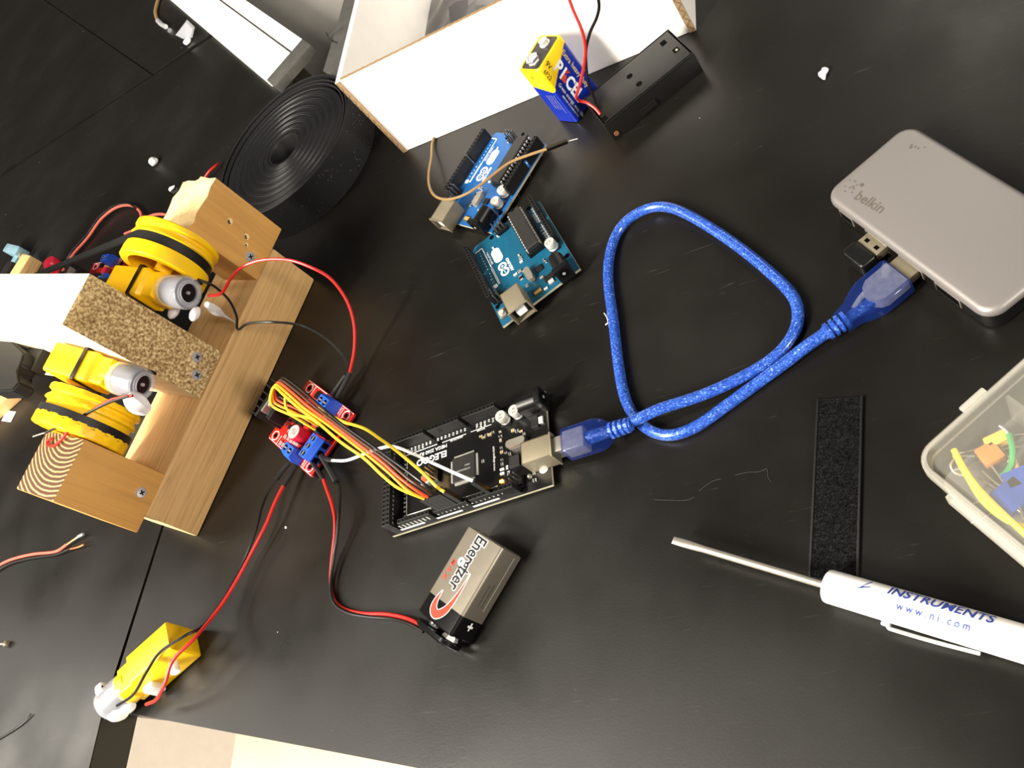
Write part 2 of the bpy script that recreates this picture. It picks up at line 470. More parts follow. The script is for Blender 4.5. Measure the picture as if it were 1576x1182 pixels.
# white grooved strip beside that corner
p0 = at(410, 125, 8); p1 = at(462, 93, 8); d = (at(263, 0, 8)-p0).normalized(); w = Vector((-d.y, d.x, 0))
if (p1-p0).dot(w) < 0: w = -w
st = thing('cover_strip', 'white metal cover strip with a groove across the top left corner', 'strip', (p0.x, p0.y, 0), math.atan2(d.y, d.x))
sw = -1 if w.dot(Vector((-math.sin(math.atan2(d.y, d.x)), math.cos(math.atan2(d.y, d.x)), 0))) < 0 else 1
B().box(0, 0, 0.2, 620, sw*33, 8, 0.6).build('broad_rail', 'white_strip', st)
B().box(0, sw*35.2, 0.2, 620, sw*49, 8, 0.6).build('narrow_rail', 'white_strip', st)
B().box(0, sw*32.8, 0.2, 620, sw*35.4, 4).build('groove', 'grey_edge', st)
B().box(-22, sw*1, 0.2, -0.2, sw*49, 9, 0.8).build('end_cap', 'grey_edge', st)

# ================================================================== white cardboard box
bx = thing('cardboard_box', 'open white corrugated cardboard box at the top edge', 'box', (-305.4, 463.3, 0), math.radians(-5.3))
BW, BH, BD, T = 220.0, 72.0, 165.0, 4.2
def flutes(bb, p, q, along_n, depth, off):
    """wavy flute line of a cut corrugated edge between p and q"""
    p = Vector(p); q = Vector(q); d = q-p; nrm = Vector(along_n); out = Vector(off)
    k = max(4, int(d.length/6)); pts = []
    for i in range(k*4+1):
        t = i/(k*4); pts.append(p+d*t+nrm*(depth*math.sin(i*math.pi/2)*0.5)+out)
    bb.tube(pts, 0.28, 4, 2)
def wall(name, x0, y0, x1, y1, edge_mat=True):
    bb = B().box(x0, y0, 0.05, x1, y1, BH, 0.25, 1)
    bb.bm.faces.ensure_lookup_table()
    for f in bb.bm.faces:
        f.normal_update()
        c = f.calc_center_median()
        if f.normal.z > 0.5 and not name.startswith('side'): f.material_index = 1
        if abs(x1-x0) < abs(y1-y0) and abs(f.normal.y) > 0.5: f.material_index = 1
    return bb.build(name, ['card_white', 'card_brown'], bx, 0)
wf = wall('front_wall', T+0.2, 0.4, BW-T-0.2, 2.9)
wl = wall('side_wall', 0, -0.6, T, BD)
wr = wall('side_wall', BW-T, -0.6, BW, BD)
wb = wall('back_wall', T+0.2, BD-T, BW-T-0.2, BD)
B().box(T+0.2, T+0.2, 0.05, BW-T-0.2, BD-T-0.2, 3).build('bottom', 'card_white', bx, 0)
fl = B(); flutes(fl, (.9, 0, 1), (.9, 0, BH-1), (1, 0, 0), 1.3, (0, -0.65, 0)); fl.build('flute', 'card_flute', wl)
fl = B(); flutes(fl, (BW-T/2, 0, 1), (BW-T/2, 0, BH-1), (1, 0, 0), 2.6, (0, -0.65, 0)); fl.build('flute', 'card_flute', wr)
fl = B(); flutes(fl, (T, 1.65, BH), (BW-T, 1.65, BH), (0, 1, 0), 1.3, (0, 0, 0.05)); fl.build('flute', 'card_flute', wf)
# crumpled clear bag in the box
bb = B(); n = 26; rows = []
for j in range(n):
    row = []
    for i in range(n):
        x = 5.5+208*i/(n-1); y = 6+150*j/(n-1)
        e = min(i, j, n-1-i, n-1-j)/3
        z = 5+min(1, e)*9+9*mnoise.noise(Vector((x*.035, y*.035, 1.3)))*min(1, e)+5*mnoise.noise(Vector((x*.07, y*.07, 4.1)))*min(1, e)
        row.append((x, y, max(z, 3.6)))
    rows.append(row)
bb.loft(rows, cap=False, closed=False)
o = bb.build('plastic_bag', 'bag', None, 25)
o.location = bx.location; o.rotation_euler = bx.rotation_euler
lone(o, 'crumpled clear plastic bag lying inside the white box', 'bag')

# ================================================================== blue and yellow 9 V battery
pk = thing('nine_volt_battery', 'blue and yellow nine volt battery standing upright against the white box', 'battery', (-166.2, 411.9, 0.55),
           rot=(math.radians(-1.8), 0, math.radians(413.8)))
W_, D_, H_ = 26.5, 17.5, 45.5
# wrapper: blue body, yellow shoulder with slanted border (cut in the geometry)
ring = rrect(0, 0, W_, D_, 2.2, 4)
def cutz(x, y):
    # border height around the battery: on the wide front falls from the left corner, on the narrow side falls to the front corner
    if y < 4: return 31.5+ (8.5 if x > 8 else -5+13.5*max(0, min(1, (x-1)/7)))
    if x < 4: return 26.5+5.0*min(1, (y)/17)
    return 37
bb = B(); n = len(ring)
bb.mi = 1; bb.loft([[(x, y, 0.3) for x, y in ring], [(x, y, cutz(x, y)) for x, y in ring]], cap=False)
bb.mi = 0; bb.loft([[(x, y, cutz(x, y)) for x, y in ring], [(x, y, H_-1) for x, y in ring],
                    [(x, y, H_) for x, y in rrect(.8, .8, W_-.8, D_-.8, 2, 4)], [(x, y, H_-0.6) for x, y in rrect(1.6, 1.6, W_-1.6, D_-1.6, 1.8, 4)]], cap=False)
bb.mi = 1; bb.prism(rrect(.4, .4, W_-.4, D_-.4, 2.0, 4), 0, 0.5)
bb.build('wrapper', ['pk_yellow', 'pk_blue'], pk)
B().prism(rrect(1.5, 1.5, W_-1.5, D_-1.5, 1.8, 4), H_-3, H_-0.4).build('end_plate', 'chip_grey', pk)
def snap(par, x, y, z, male, ax=(0, 0, 1), s=1.0):
    bb = B()
    if male: bb.lathe([(3.4*s, 0), (3.4*s, .5), (2.7*s, .8), (2.5*s, 2.4*s), (2.8*s, 2.8*s), (2.4*s, 3.1*s), (1.4*s, 3.1*s), (1.2*s, 2.2*s)], (x, y, z), ax, 14)
    else: bb.lathe([(3.9*s, 0), (3.9*s, .5), (3.6*s, 1.0), (4.2*s, 3.0*s), (3.9*s, 3.2*s), (3.0*s, 2.9*s), (2.8*s, 1.0*s)], (x, y, z), ax, 6)
    return bb.build('terminal', 'bright_metal', par, 30)
snap(pk, 6.9, D_/2, H_-.4, False); snap(pk, 19.6, D_/2, H_-.4, True)
X, Zd = (0, 0, -1), (1, 0, 0)          # printing runs down the wide face
fy = -0.12
text(pk, 'brand_lettering', [('P', 10.6, (8.6, fy, 37.4), X, Zd, 'LEFT'), ('I', 10.6, (8.6, fy, 30.6), X, Zd, 'LEFT'), ('CEL', 10.6, (8.6, fy, 24.6), (0, 0, -.92), Zd, 'LEFT')], 'silk', 0.035)
bb = B()
for pts in ([(12.0, 28.9), (16.2, 24.8), (13.6, 28.9), (16.2, 27.6)], [(8.7, 28.6), (11.8, 28.6), (13.4, 26.4), (8.7, 24.0)]):
    bb.quad(*[(x, fy, z) for x, z in pts])
bb.build('brand_mark', 'pk_red', pk, 0)
text(pk, 'slogan_lettering', [('Extra heavy duty', 4.2, (19.2, fy, 38.4), (0, 0, -1.05), Zd, 'LEFT')], 'pk_gold', 0.015)
text(pk, 'slogan_lettering', [('Green energy, easy life', 3.1, (4.6, fy, 28.0), X, Zd, 'LEFT'), ('MERCURY & CADMIUM FREE', 1.5, (2.2, fy, 21.0), X, Zd, 'LEFT')], 'silk', 0.012)
text(pk, 'size_lettering', [('9V', 4.6, (6.0, fy, 43.8), X, Zd, 'LEFT'), ('6F22', 3.9, (1.8, fy, 42.0), X, Zd, 'LEFT')], 'black_ink', 0.012)
sx = -0.12
text(pk, 'small_print', [(t, 1.25, (sx, y, 24.0), (0, 0, -1), (0, -1, 0), 'LEFT') for t, y in (('Do not connect improperly or', 4.0), ('charge, dispose of in fire', 6.0), ('keep away from children', 8.0), ('best before date below', 10.0))], 'silk_dim')
text(pk, 'minus_mark', [('()', 3.0, (sx, 10, 38.5), (0, -1, 0), (0, 0, 1), 'CENTER')], 'black_ink', 0.03)

# ================================================================== black battery holder
h0 = Vector((-143.2, 383.4, 0)); ang = math.atan2(407.8-383.4, -85.7+143.2)
ho = thing('battery_holder', 'black plastic battery holder lying face down beside the white box', 'battery holder', h0, ang)
HL, HW, HH = 62.0, 32.0, 14.0
bb = B()
t = 1.6
bb.box(0, 0, 0.1, HL, t, HH, 0.3); bb.box(0, HW-t, 0.1, HL, HW, HH, 0.3)
bb.box(0, t, 0.1, t, HW-t, HH, 0.2); bb.box(HL-t, t, 0.1, HL, HW-t, HH, 0.2)
bb.box(0, 0, HH-1.4, HL, HW, HH, 0.5)
bb.build('shell', 'holder_black', ho)
for x, y in ((28.5, 20.5), (29.5, 9.5)):
    B().lathe([(1.9, 0), (1.9, .12)], (x, y, HH), (0, 0, 1), 14).build('screw_hole', 'black_hole', ho)
for x, y in ((54.5, 24.5), (56.5, 12.0), (2.6, 5.0)):
    B().box(x-1.7, y-2.0, HH, x+1.7, y+2.0, HH+.12).build('slot', 'black_hole', ho, 0)
B().box(54.9+1.2, 10.8, HH+.05, 57.4, 12.4, HH+.3).build('contact', 'steel', ho, 0)
B().box(20, -0.9, 2.2, 31, -.1, 6.5, 0.3).build('label_lug', 'holder_black', ho, 0)
text(ho, 'moulded_lettering', [('MADE IN CHINA', 1.4, (20.6, -0.98, 3.8), (1, 0, 0), (0, 0, 1), 'LEFT')], 'chip_grey')
B().cyl((3.2, -0.5, 4.2), (3.2, .4, 4.2), 1.5).build('rivet', 'copper', ho)
def holder_local(p):
    d = p-h0; c, s_ = math.cos(ang), math.sin(ang); return Vector((c*d.x+s_*d.y, -s_*d.x+c*d.y, p.z))
def pts_at(l): return [at(*p) for p in l]
B().tube([holder_local(p) for p in pts_at([(924, 176, HH), (915, 166, HH+3), (903, 158, HH+6), (892, 155, HH+9), (887, 148, HH+16), (893, 128, HH+24), (899, 100, HH+34), (901, 72, HH+45), (895, 45, HH+55), (882, 15, HH+64), (872, -14, HH+72), (866, -40, HH+78)])], 0.85).build('lead_wire', 'wire_red', ho)
B().tube([holder_local(p) for p in pts_at([(918, 166, HH), (917, 158, HH+2), (912, 145, HH+8), (905, 125, HH+18), (902, 98, HH+30), (902, 75, HH+40), (908, 50, HH+52), (918, 28, HH+60), (922, 8, HH+66), (917, -15, HH+74), (905, -40, HH+80)])], 0.85).build('lead_wire', 'wire_black', ho)

# ================================================================== circuit boards
TOP = 1.6
def socket_header(par, x0, y0, nx, ny, pitch=2.54, h=8.5, along='x'):
    """female pin header starting at pin (x0,y0)"""
    bb = B(); hb = B()
    w = nx*pitch; d = ny*pitch
    bb.box(x0-pitch/2, y0-pitch/2, TOP, x0-pitch/2+w, y0-pitch/2+d, TOP+h, 0.12, 1)
    for i in range(nx):
        for j in range(ny):
            cx, cy = x0+i*pitch, y0+j*pitch
            hb.box(cx-.55, cy-.55, TOP+h, cx+.55, cy+.55, TOP+h+.04)
            # raised rim of every cell
            for a0, b0, a1, b1 in ((-1.05, -1.05, 1.05, -.75), (-1.05, .75, 1.05, 1.05), (-1.05, -.75, -.75, .75), (.75, -.75, 1.05, .75)):
                bb.box(cx+a0, cy+b0, TOP+h-.05, cx+a1, cy+b1, TOP+h+.18)
    o = bb.build('pin_header', 'chip', par, 0)
    hb.build('pin_hole', 'black_hole', o, 0)
    return o
def usb_b(par, x0=-6.3, x1=10.0, y0=32.0, y1=44.0, h=11.0):
    bb = B(); t = .5
    bb.box(x0, y0, TOP+h-t, x1, y1, TOP+h, .15); bb.box(x0, y0, TOP+.3, x1, y0+t, TOP+h, .1); bb.box(x0, y1-t, TOP+.3, x1, y1, TOP+h, .1)
    bb.box(x0, y0, TOP+.3, x1, y1, TOP+.8); bb.box(x1-t, y0, TOP+.3, x1, y1, TOP+h, .1)
    # flared lip of the mouth
    bb.box(x0-.5, y0-.5, TOP+h-.2, x0+.3, y1+.5, TOP+h+.4, .1); bb.box(x0-.5, y0-.6, TOP+.2, x0+.3, y0+.2, TOP+h, .1); bb.box(x0-.5, y1-.2, TOP+.2, x0+.3, y1+.6, TOP+h, .1)
    o = bb.build('usb_socket', 'nickel', par)
    B().box(x0+1.0, y0+3.2, TOP+3.4, x1-1, y1-3.2, TOP+7.2, .3).build('tongue', 'sd_white', o)
    B().box(x0+3.5, y0+.6, TOP+.9, x1-1, y1-.6, TOP+h-.6).build('cavity', 'black_matte', o, 0)
    return o
def power_jack(par, x0=-2.2, x1=11.8, y0=3.2, y1=12.2, h=11.0):
    yc = (y0+y1)/2; bb = B()
    bb.box(x0, y0, TOP, x0+3.4, y1, TOP+h, .3)
    bb.box(x0+3.4, y0+.3, TOP, x1, y1-.3, TOP+h*.55, .3)
    bb.lathe([(4.1, 0), (4.1, x1-x0-3.0)], (x0+3.0, yc, TOP+6.2), (1, 0, 0), 20)
    o = bb.build('power_jack', 'black_plastic', par)
    B().lathe([(3.0, 0), (3.0, .2)], (x0-.1, yc, TOP+6.4), (1, 0, 0), 18).build('jack_hole', 'black_hole', o)
    B().cyl((x0-.4, yc, TOP+6.4), (x0+.4, yc, TOP+6.4), .9, n=10).build('centre_pin', 'bright_metal', o)
    return o
def can_cap(par, x, y, r=3.15, h=5.6, side='cap_silver', mark=True):
    bb = B(); bb.box(x-r, y-r, TOP, x+r, y+r, TOP+.9, .5); bb.build('capacitor_base', 'black_plastic', par)
    o = B().lathe([(r*.94, 0), (r, .5), (r, .9), (r*.9, 1.2), (r, 1.6), (r, h-.4), (r*.93, h)], (x, y, TOP+.8), (0, 0, 1), 20).build('capacitor', side, par)
    if mark: text(o, 'marking', [('47', 1.7, (x-.2, y+.1, TOP+.85+h), (-1, 0, 0), (0, -1, 0), 'CENTER'), ('25V', 1.4, (x-.2, y-1.5+3.4, TOP+.85+h), (-1, 0, 0), (0, -1, 0), 'CENTER')], 'chip_grey')
    return o
def smd(par, x, y, w, h, z, m_body='chip_grey', ends=None, name='component'):
    if ends is None:
        return B().box(x-w/2, y-h/2, TOP, x+w/2, y+h/2, TOP+z, .1, 1).build(name, m_body, par, 0)
    bb = B(); bb.mi = 0; bb.box(x-w/2+.3, y-h/2, TOP, x+w/2-.3, y+h/2, TOP+z)
    bb.mi = 1; bb.box(x-w/2, y-h/2, TOP, x-w/2+.35, y+h/2, TOP+z+.05); bb.box(x+w/2-.35, y-h/2, TOP, x+w/2, y+h/2, TOP+z+.05)
    return bb.build(name, [m_body, ends], par, 0)
def pins(par, x0, y0, nx, ny, m_='gold_pin', h=9.0, pitch=2.54, base=True):
    bb = B()
    if base: bb.mi = 1; bb.box(x0-1.27, y0-1.27, TOP, x0-1.27+nx*pitch, y0-1.27+ny*pitch, TOP+2.4, .2, 1)
    bb.mi = 0
    for i in range(nx):
        for j in range(ny): bb.box(x0+i*pitch-.32, y0+j*pitch-.32, TOP+(2.2 if base else 0), x0+i*pitch+.32, y0+j*pitch+.32, TOP+h)
    return bb.build('pin_block', [m_, 'black_plastic'], par, 0)
def crystal(par, xa, xb, y, r=2.2, z=3.6, vert=False):
    bb = B()
    pts = rrect(xa, y-r, xb, y+r, r*.95, 5) if not vert else rrect(y-r, xa, y+r, xb, r*.95, 5)
    bb.loft([[(px, py, TOP+.2) for px, py in pts], [(px, py, TOP+z-.3) for px, py in pts],
             [((px-(xa+xb)/2)*.96+(xa+xb)/2, (py-y)*.92+y, TOP+z) if not vert else ((px-y)*.92+y, (py-(xa+xb)/2)*.96+(xa+xb)/2, TOP+z) for px, py in pts]])
    return bb.build('crystal', 'steel', par)
def pads(par, rects, m_='silk', name='silkscreen', z=.05):
    for x0, y0, x1, y1 in rects: B().box(x0, y0, TOP-.02, x1, y1, TOP+z).build(name, m_, par, 0)
def board_plate(par, outline, m_top, holes=()):
    bb = B(); bb.prism(outline, 0, TOP)
    for f in bb.bm.faces:
        f.normal_update()
        if abs(f.normal.z) < .5: f.material_index = 1
    o = bb.build('circuit_board', [m_top, 'pcb_edge'], par, 0)
    for x, y, r in holes:
        hb = B(); hb.lathe([(r, 0), (r, .06)], (x, y, TOP), (0, 0, 1), 16); hb.build('mounting_hole', 'black_hole', o)
    # solder pin tips that the board stands on
    return o
def tips(par, rows):
    bb = B()
    for x, y in rows: bb.lathe([(.15, -3.0), (.5, -.8), (1.0, 0)], (x, y, 0), (0, 0, 1), 6)
    return bb.build('solder_points', 'steel', par)

# ---- the black board (mega)
mg = thing('microcontroller_board', 'long black microcontroller board with a blue cable plugged in', 'circuit board', (-191.46, 228.0, 3.0), math.radians(183.47))
board_plate(mg, [(0, 0), (96.5, 0), (101.6, 5), (101.6, 49), (97.5, 53.3), (0, 53.3)], 'pcb_black', [(15.2, 50.8, 1.6), (14, 2.5, 1.6), (90.2, 50.8, 1.6), (96.5, 2.5, 1.6), (66, 7.6, 1.6), (66, 35.5, 1.6)])
tips(mg, [(x, 2.54) for x in (28, 38, 52, 62, 75, 88)]+[(x, 50.8) for x in (20, 40, 50, 62, 72, 86)]+[(95, y) for y in (8, 25, 45)])
for x in (26.67, 49.53, 72.39): socket_header(mg, x, 2.54, 8, 1)
socket_header(mg, 18.8, 50.8, 10, 1); socket_header(mg, 45.72, 50.8, 8, 1); socket_header(mg, 68.58, 50.8, 8, 1)
socket_header(mg, 93.98, 6.4, 2, 18)
usb_b(mg); power_jack(mg)
can_cap(mg, 23.6, 9.2); can_cap(mg, 15.6, 8.7)
ch = B().box(43.2, 21.3, TOP+.2, 57.4, 35.5, TOP+1.4, .2, 1).build('microcontroller_chip', 'chip_grey', mg, 0)
bb = B()
for i in range(25):
    q = 22.4+i*.5
    bb.box(41.9, q-.13, TOP, 43.3, q+.13, TOP+.6); bb.box(57.3, q-.13, TOP, 58.7, q+.13, TOP+.6)
    q = 44.3+i*.5
    bb.box(q-.13, 20.0, TOP, q+.13, 21.4, TOP+.6); bb.box(q-.13, 35.4, TOP, q+.13, 36.8, TOP+.6)
bb.build('chip_leg', 'cap_silver', ch, 0)
text(ch, 'marking', [('ATMEGA2560', 1.5, (46, 29.2, TOP+1.43), (1, 0, 0), (0, 1, 0), 'LEFT'), ('16AU', 1.5, (46, 27, TOP+1.43), (1, 0, 0), (0, 1, 0), 'LEFT')], 'silk_dim')
crystal(mg, 11.6, 23.2, 25.2)
smd(mg, 20.0, 34.2, 6, 6, 1.0, 'chip_grey', name='usb_chip')
reg = smd(mg, 6.6, 16.4, 4.0, 6.6, 1.6, 'chip', name='regulator'); B().box(1.9, 14.6, TOP, 4.6, 18.4, TOP+1.2, .1, 1).build('regulator_tab', 'cap_silver', reg, 0)
ld = smd(mg, 28.3, 42.8, 1.8, 1.2, .9, 'led_amber', name='power_led')
ld['label'] = 'glowing amber light'
smd(mg, 27.6, 38.6, 2.4, 1.2, .7, 'silk', name='led'); smd(mg, 27.6, 36.3, 2.4, 1.2, .7, 'silk', name='led')
pins(mg, 67.2, 24.8, 2, 3, h=8.5); pins(mg, 16.6, 44.8, 3, 2, 'pin_grey', h=8.5)
bt = B().box(72.4, 25, TOP, 77.6, 30.2, TOP+1.7, .3).build('reset_button', 'steel', mg)
B().cyl((75, 27.6, TOP+1.6), (75, 27.6, TOP+2.6), 1.7).build('button_cap', 'wire_redorange', bt)
rnd = random.Random(3)
for x, y in ((27.6, 14.6), (27.6, 17.2), (27.6, 19.6), (27.4, 24), (27.3, 26.6), (24.8, 27.8), (22.5, 29.2), (27.4, 31.0), (27.4, 33.4), (36, 13.6), (34, 14.0), (38, 14.4), (32, 13.3), (39.5, 13.2), (20, 16.5), (17.6, 17.6), (15.2, 18.6), (13.5, 21), (7.6, 40.0), (9.4, 44.5), (9.4, 48.0), (31.5, 45.2), (33.5, 45.4), (38.8, 28)):
    smd(mg, x, y, rnd.choice((1.3, 1.8)), rnd.choice((1.0, 1.6)), .6, rnd.choice(('chip', 'tan_smd', 'chip_grey')), 'cap_silver')
B().lathe([(2.6, 0), (2.6, .1)], (4.2, 43.2, TOP), (0, 0, 1), 14).build('solder_pad', 'bright_metal', mg)
for x, y in ((12.2, 31), (12.2, 45)):
    B().lathe([(1.5, 0), (.9, 1.2), (.2, 1.5)], (x, y, TOP), (0, 0, 1), 10).build('solder_lump', 'steel', mg)
U, V = (1, 0, 0), (0, 1, 0); z = TOP+.06
text(mg, 'brand_lettering', [('ELEGOO', 5.2, (61.6, 13.8, z), U, V, 'LEFT')], 'silk', 0.025)
text(mg, 'model_lettering', [('MEGA 2560 R3', 2.9, (61.4, 10.0, z), U, V, 'LEFT')], 'silk', 0.012)
text(mg, 'address_lettering', [('www.elegoo.com', 2.0, (31.8, 35.6, z), (0, -1, 0), (1, 0, 0), 'LEFT'), ('RX', 1.9, (25.5, 34.8, z), (0, 1, 0), (-1, 0, 0), 'LEFT'), ('TX', 1.9, (24.9, 38.0, z), (0, 1, 0), (-1, 0, 0), 'LEFT')], 'silk', 0.008)
its = []
for x0, labs in ((26.67, ('IOR', 'RST', '3V3', '5V', 'GND', 'GND', 'VIN', '')), (49.53, ['A%d' % i for i in range(8)]), (72.39, ['A%d' % i for i in range(8, 16)])):
    for i, l in enumerate(labs): its.append((l, 1.75, (x0+i*2.54+.7, 4.4, z), (0, 1, 0), (-1, 0, 0), 'LEFT'))
for i in range(8): its.append((str(21-i), 1.75, (70+i*2.54, 46.8, z), (0, 1, 0), (-1, 0, 0), 'LEFT'))
for i in range(0, 16): its.append((str(22+2*i), 1.5, (88.6, 8+i*2.54, z), U, V, 'LEFT'))
its += [('POWER', 1.5, (37, 8.5, z), U, V, 'LEFT'), ('ANALOG IN', 1.5, (51, 8.7, z), U, V, 'LEFT'), ('COMMUNICATION', 1.3, (72, 44.3, z), U, V, 'LEFT')]
text(mg, 'pin_lettering', its, 'silk', 0.01)
pads(mg, [(33, 8.0, 46, 8.35), (49, 8.1, 65, 8.5), (68, 7.9, 90, 8.3), (36, 44.6, 52, 44.95), (66, 44, 88, 44.3), (88, 10, 88.3, 44)])
# white index bars and numbers on the outer side of the digital headers
yf = 50.8+1.27
for x0, x1, nn in ((29.5, 45, 8), (51.6, 67.4, 8), (75.2, 90.6, 8)):
    B().box(x0, yf, TOP+.4, x1, yf+.06, TOP+1.9).build('label_bar', 'silk', mg, 0)
its = [(str(i), 1.7, (43.2-i*2.54*-1*-1, yf+.05, TOP+4.2), (-1, 0, 0), (0, 0, 1), 'CENTER') for i in range(8)]
its += [(str(i), 1.7, (64-i*2.54, yf+.05, TOP+4.2), (-1, 0, 0), (0, 0, 1), 'CENTER') for i in range(8)]
text(mg, 'header_lettering', its, 'silk', 0.01)
bb = B()
for i in range(8): bb.box(70.2+i*2.54, yf, TOP+2.6, 71.2+i*2.54, yf+.05, TOP+6.0)
bb.build('header_tick', 'silk_dim', mg, 0)
its = [(str(23+2*i), 1.5, (93.98-1.33, 49.0-i*2.54, TOP+5.2), (0, -1, 0), (0, 0, 1), 'CENTER') for i in range(17)]
text(mg, 'header_lettering', its, 'silk_dim', 0.01)

# ---- the two blue boards (uno)
def uno(name, label, pos, rz, pcb, caps, dip_wide, jackm='black_plastic'):
    u = thing(name, label, 'circuit board', pos, rz, 'blue microcontroller boards')
    board_plate(u, [(0, 0), (64.8, 0), (66, 1.2), (66, 12.6), (68.6, 15.2), (68.6, 47.5), (66, 50), (66, 51.8), (64.6, 53.3), (0, 53.3)], pcb,
                [(14, 2.5, 1.6), (15.2, 50.8, 1.6), (66, 35.5, 1.6), (66, 7.6, 1.6)])
    tips(u, [(30, 2.54), (45, 2.54), (60, 2.54), (20, 50.8), (40, 50.8), (62, 50.8)])
    socket_header(u, 28, 2.54, 8, 1); socket_header(u, 50.8, 2.54, 6, 1)
    socket_header(u, 18.8, 50.8, 10, 1); socket_header(u, 45.7, 50.8, 8, 1)
    usb_b(u); power_jack(u)
    for x, y in caps: can_cap(u, x, y)
    # DIP chip in its socket
    B().box(29.8, 9.5, TOP, 66.2, 20.9, TOP+3.4, .2, 1).build('chip_socket', 'black_plastic', u, 0)
    ch = B().box(30.2, 11.2, TOP+3.6, 65.8, 19.2, TOP+7.2, .4, 1).build('microcontroller_chip', 'chip_grey', u, 0)
    bb = B()
    for i in range(14):
        x = 31.5+i*2.54
        for y, s_ in ((10.6, -1), (19.8, 1)):
            bb.box(x-.6, y-.25, TOP+2.6, x+.6, y+.25, TOP+5.6); bb.box(x-.6, y-.25 if s_ < 0 else y-.7, TOP+5.2, x+.6, y+.7 if s_ < 0 else y+.25, TOP+5.7)
    bb.build('chip_leg', 'cap_silver', ch, 0)
    B().lathe([(1.3, 0), (1.3, .08)], (65.4, 15.2, TOP+7.2), (0, 0, 1), 12).build('index_notch', 'black_hole', ch)
    crystal(u, 13.6, 23.6, 25.6, r=2.0)
    smd(u, 19, 19.3, 4.2, 4.2, .9, 'chip', name='usb_chip')
    rg = smd(u, 8.2, 16.8, 3.6, 6.0, 1.6, 'chip', name='regulator'); B().box(3.6, 15.2, TOP, 6.2, 18.6, TOP+1.1, .1, 1).build('regulator_tab', 'cap_silver', rg, 0)
    smd(u, 4.6, 26.2, 3.0, 4.6, .9, 'tan_smd', 'gold_pin', name='fuse')
    pins(u, 63.4, 25.2, 2, 3, 'pin_grey', h=8.5); pins(u, 16.4, 46.0, 3, 2, 'pin_grey', h=8.5)
    bt = B().box(4.4, 47.4, TOP, 10.6, 52.0, TOP+1.8, .3).build('reset_button', 'steel', u); B().cyl((7.5, 49.7, TOP+1.7), (7.5, 49.7, TOP+2.7), 1.7).build('button_cap', 'cap_silver', bt)
    for x, y, w, h_, a, c_ in ((35, 26, 1.4, 2.0, 'chip', 'cap_silver'), (32.5, 26.5, 1.4, 2, 'silk', 'cap_silver'), (38, 26, 1.6, 1, 'tan_smd', 'cap_silver'), (27, 30, 1.4, 2.4, 'chip', 'cap_silver'), (27, 33, 1.4, 2.4, 'silk', 'cap_silver'), (25, 28, 1.2, 1, 'tan_smd', 'cap_silver'),
                               (57, 37.6, 1.6, 1, 'silk', 'cap_silver'), (22, 14.8, 1.6, 1, 'chip', 'cap_silver'), (20, 14.2, 1.6, 1, 'chip', 'cap_silver'), (12, 20.6, 1.2, 2.2, 'tan_smd', 'cap_silver'), (14, 30.2, 1.4, 2, 'chip', 'cap_silver'), (63, 31.5, 2.2, 1.4, 'silk', 'cap_silver'), (22, 31, 3, 2, 'chip', 'cap_silver'), (3, 21.5, 1.4, 2.2, 'silk', 'cap_silver')):
        smd(u, x, y, w, h_, .7, a, c_)
    z = TOP+.06
    pads(u, [(29.5, 43.6, 64, 44.1), (29.5, 43.3, 44.5, 44.5), (63.4, 43.6, 64, 49), (34, 5.6, 48, 6.1), (50.2, 5.6, 63, 6.1), (28.5, 45.2, 31, 48.2)])
    bb = B(); bb.prism(rrect(44.4, 34.6, 56.2, 40.6, 2.9, 6), TOP-.02, TOP+.05)
    bb.build('name_oval', 'silk', u, 0)
    text(u, 'name_lettering', [('UNO', 3.0, (50.3, 36.5, z+.03), (1, 0, 0), (0, 1, 0), 'CENTER')], pcb, 0.0)
    bb = B()
    for cx, sgn in ((34.7, -1), (39.7, 1)):
        ring1 = [(cx+3.0*math.cos(a), 37.7+3.0*math.sin(a)) for a in [2*math.pi*k/20 for k in range(20)]]
        ring2 = [(cx+1.75*math.cos(a), 37.7+1.75*math.sin(a)) for a in [2*math.pi*k/20 for k in range(20)]]
        for k in range(20):
            j = (k+1) % 20
            bb.quad((*ring1[k], z), (*ring1[j], z), (*ring2[j], z), (*ring2[k], z))
        bb.box(cx-.9, 37.5, z-.02, cx+.9, 37.9, z+.01)
        if sgn > 0: bb.box(cx-.2, 36.8, z-.02, cx+.2, 38.6, z+.01)
    bb.build('loop_logo', 'silk', u, 0)
    text(u, 'brand_lettering', [('ARDUINO', 2.5, (37.3, 32.4, z), (1, 0, 0), (0, 1, 0), 'CENTER')], 'silk', 0.02)
    its = []
    for i in range(8): its.append((str(i), 1.6, (64-i*2.54, 46, z), (0, 1, 0), (-1, 0, 0), 'LEFT'))
    for i in range(8, 14): its.append((str(i), 1.6, (62.2-i*2.54, 46, z), (0, 1, 0), (-1, 0, 0), 'LEFT'))
    for i, l in enumerate(('IOREF', 'RESET', '3.3V', '5V', 'GND', 'GND', 'VIN')): its.append((l, 1.5, (31+i*2.54, 5.0, z), (0, 1, 0), (-1, 0, 0), 'LEFT'))
    for i in range(6): its.append(('A%d' % i, 1.6, (51.3+i*2.54, 5.0, z), (0, 1, 0), (-1, 0, 0), 'LEFT'))
    its += [('DIGITAL (PWM~)', 1.5, (46.5, 41.8, z), (1, 0, 0), (0, 1, 0), 'LEFT'), ('POWER', 1.5, (36, 6.6, z), (1, 0, 0), (0, 1, 0), 'LEFT'), ('ANALOG IN', 1.5, (51, 6.6, z), (1, 0, 0), (0, 1, 0), 'LEFT')]
    text(u, 'pin_lettering', its, 'silk', 0.01)
    return u
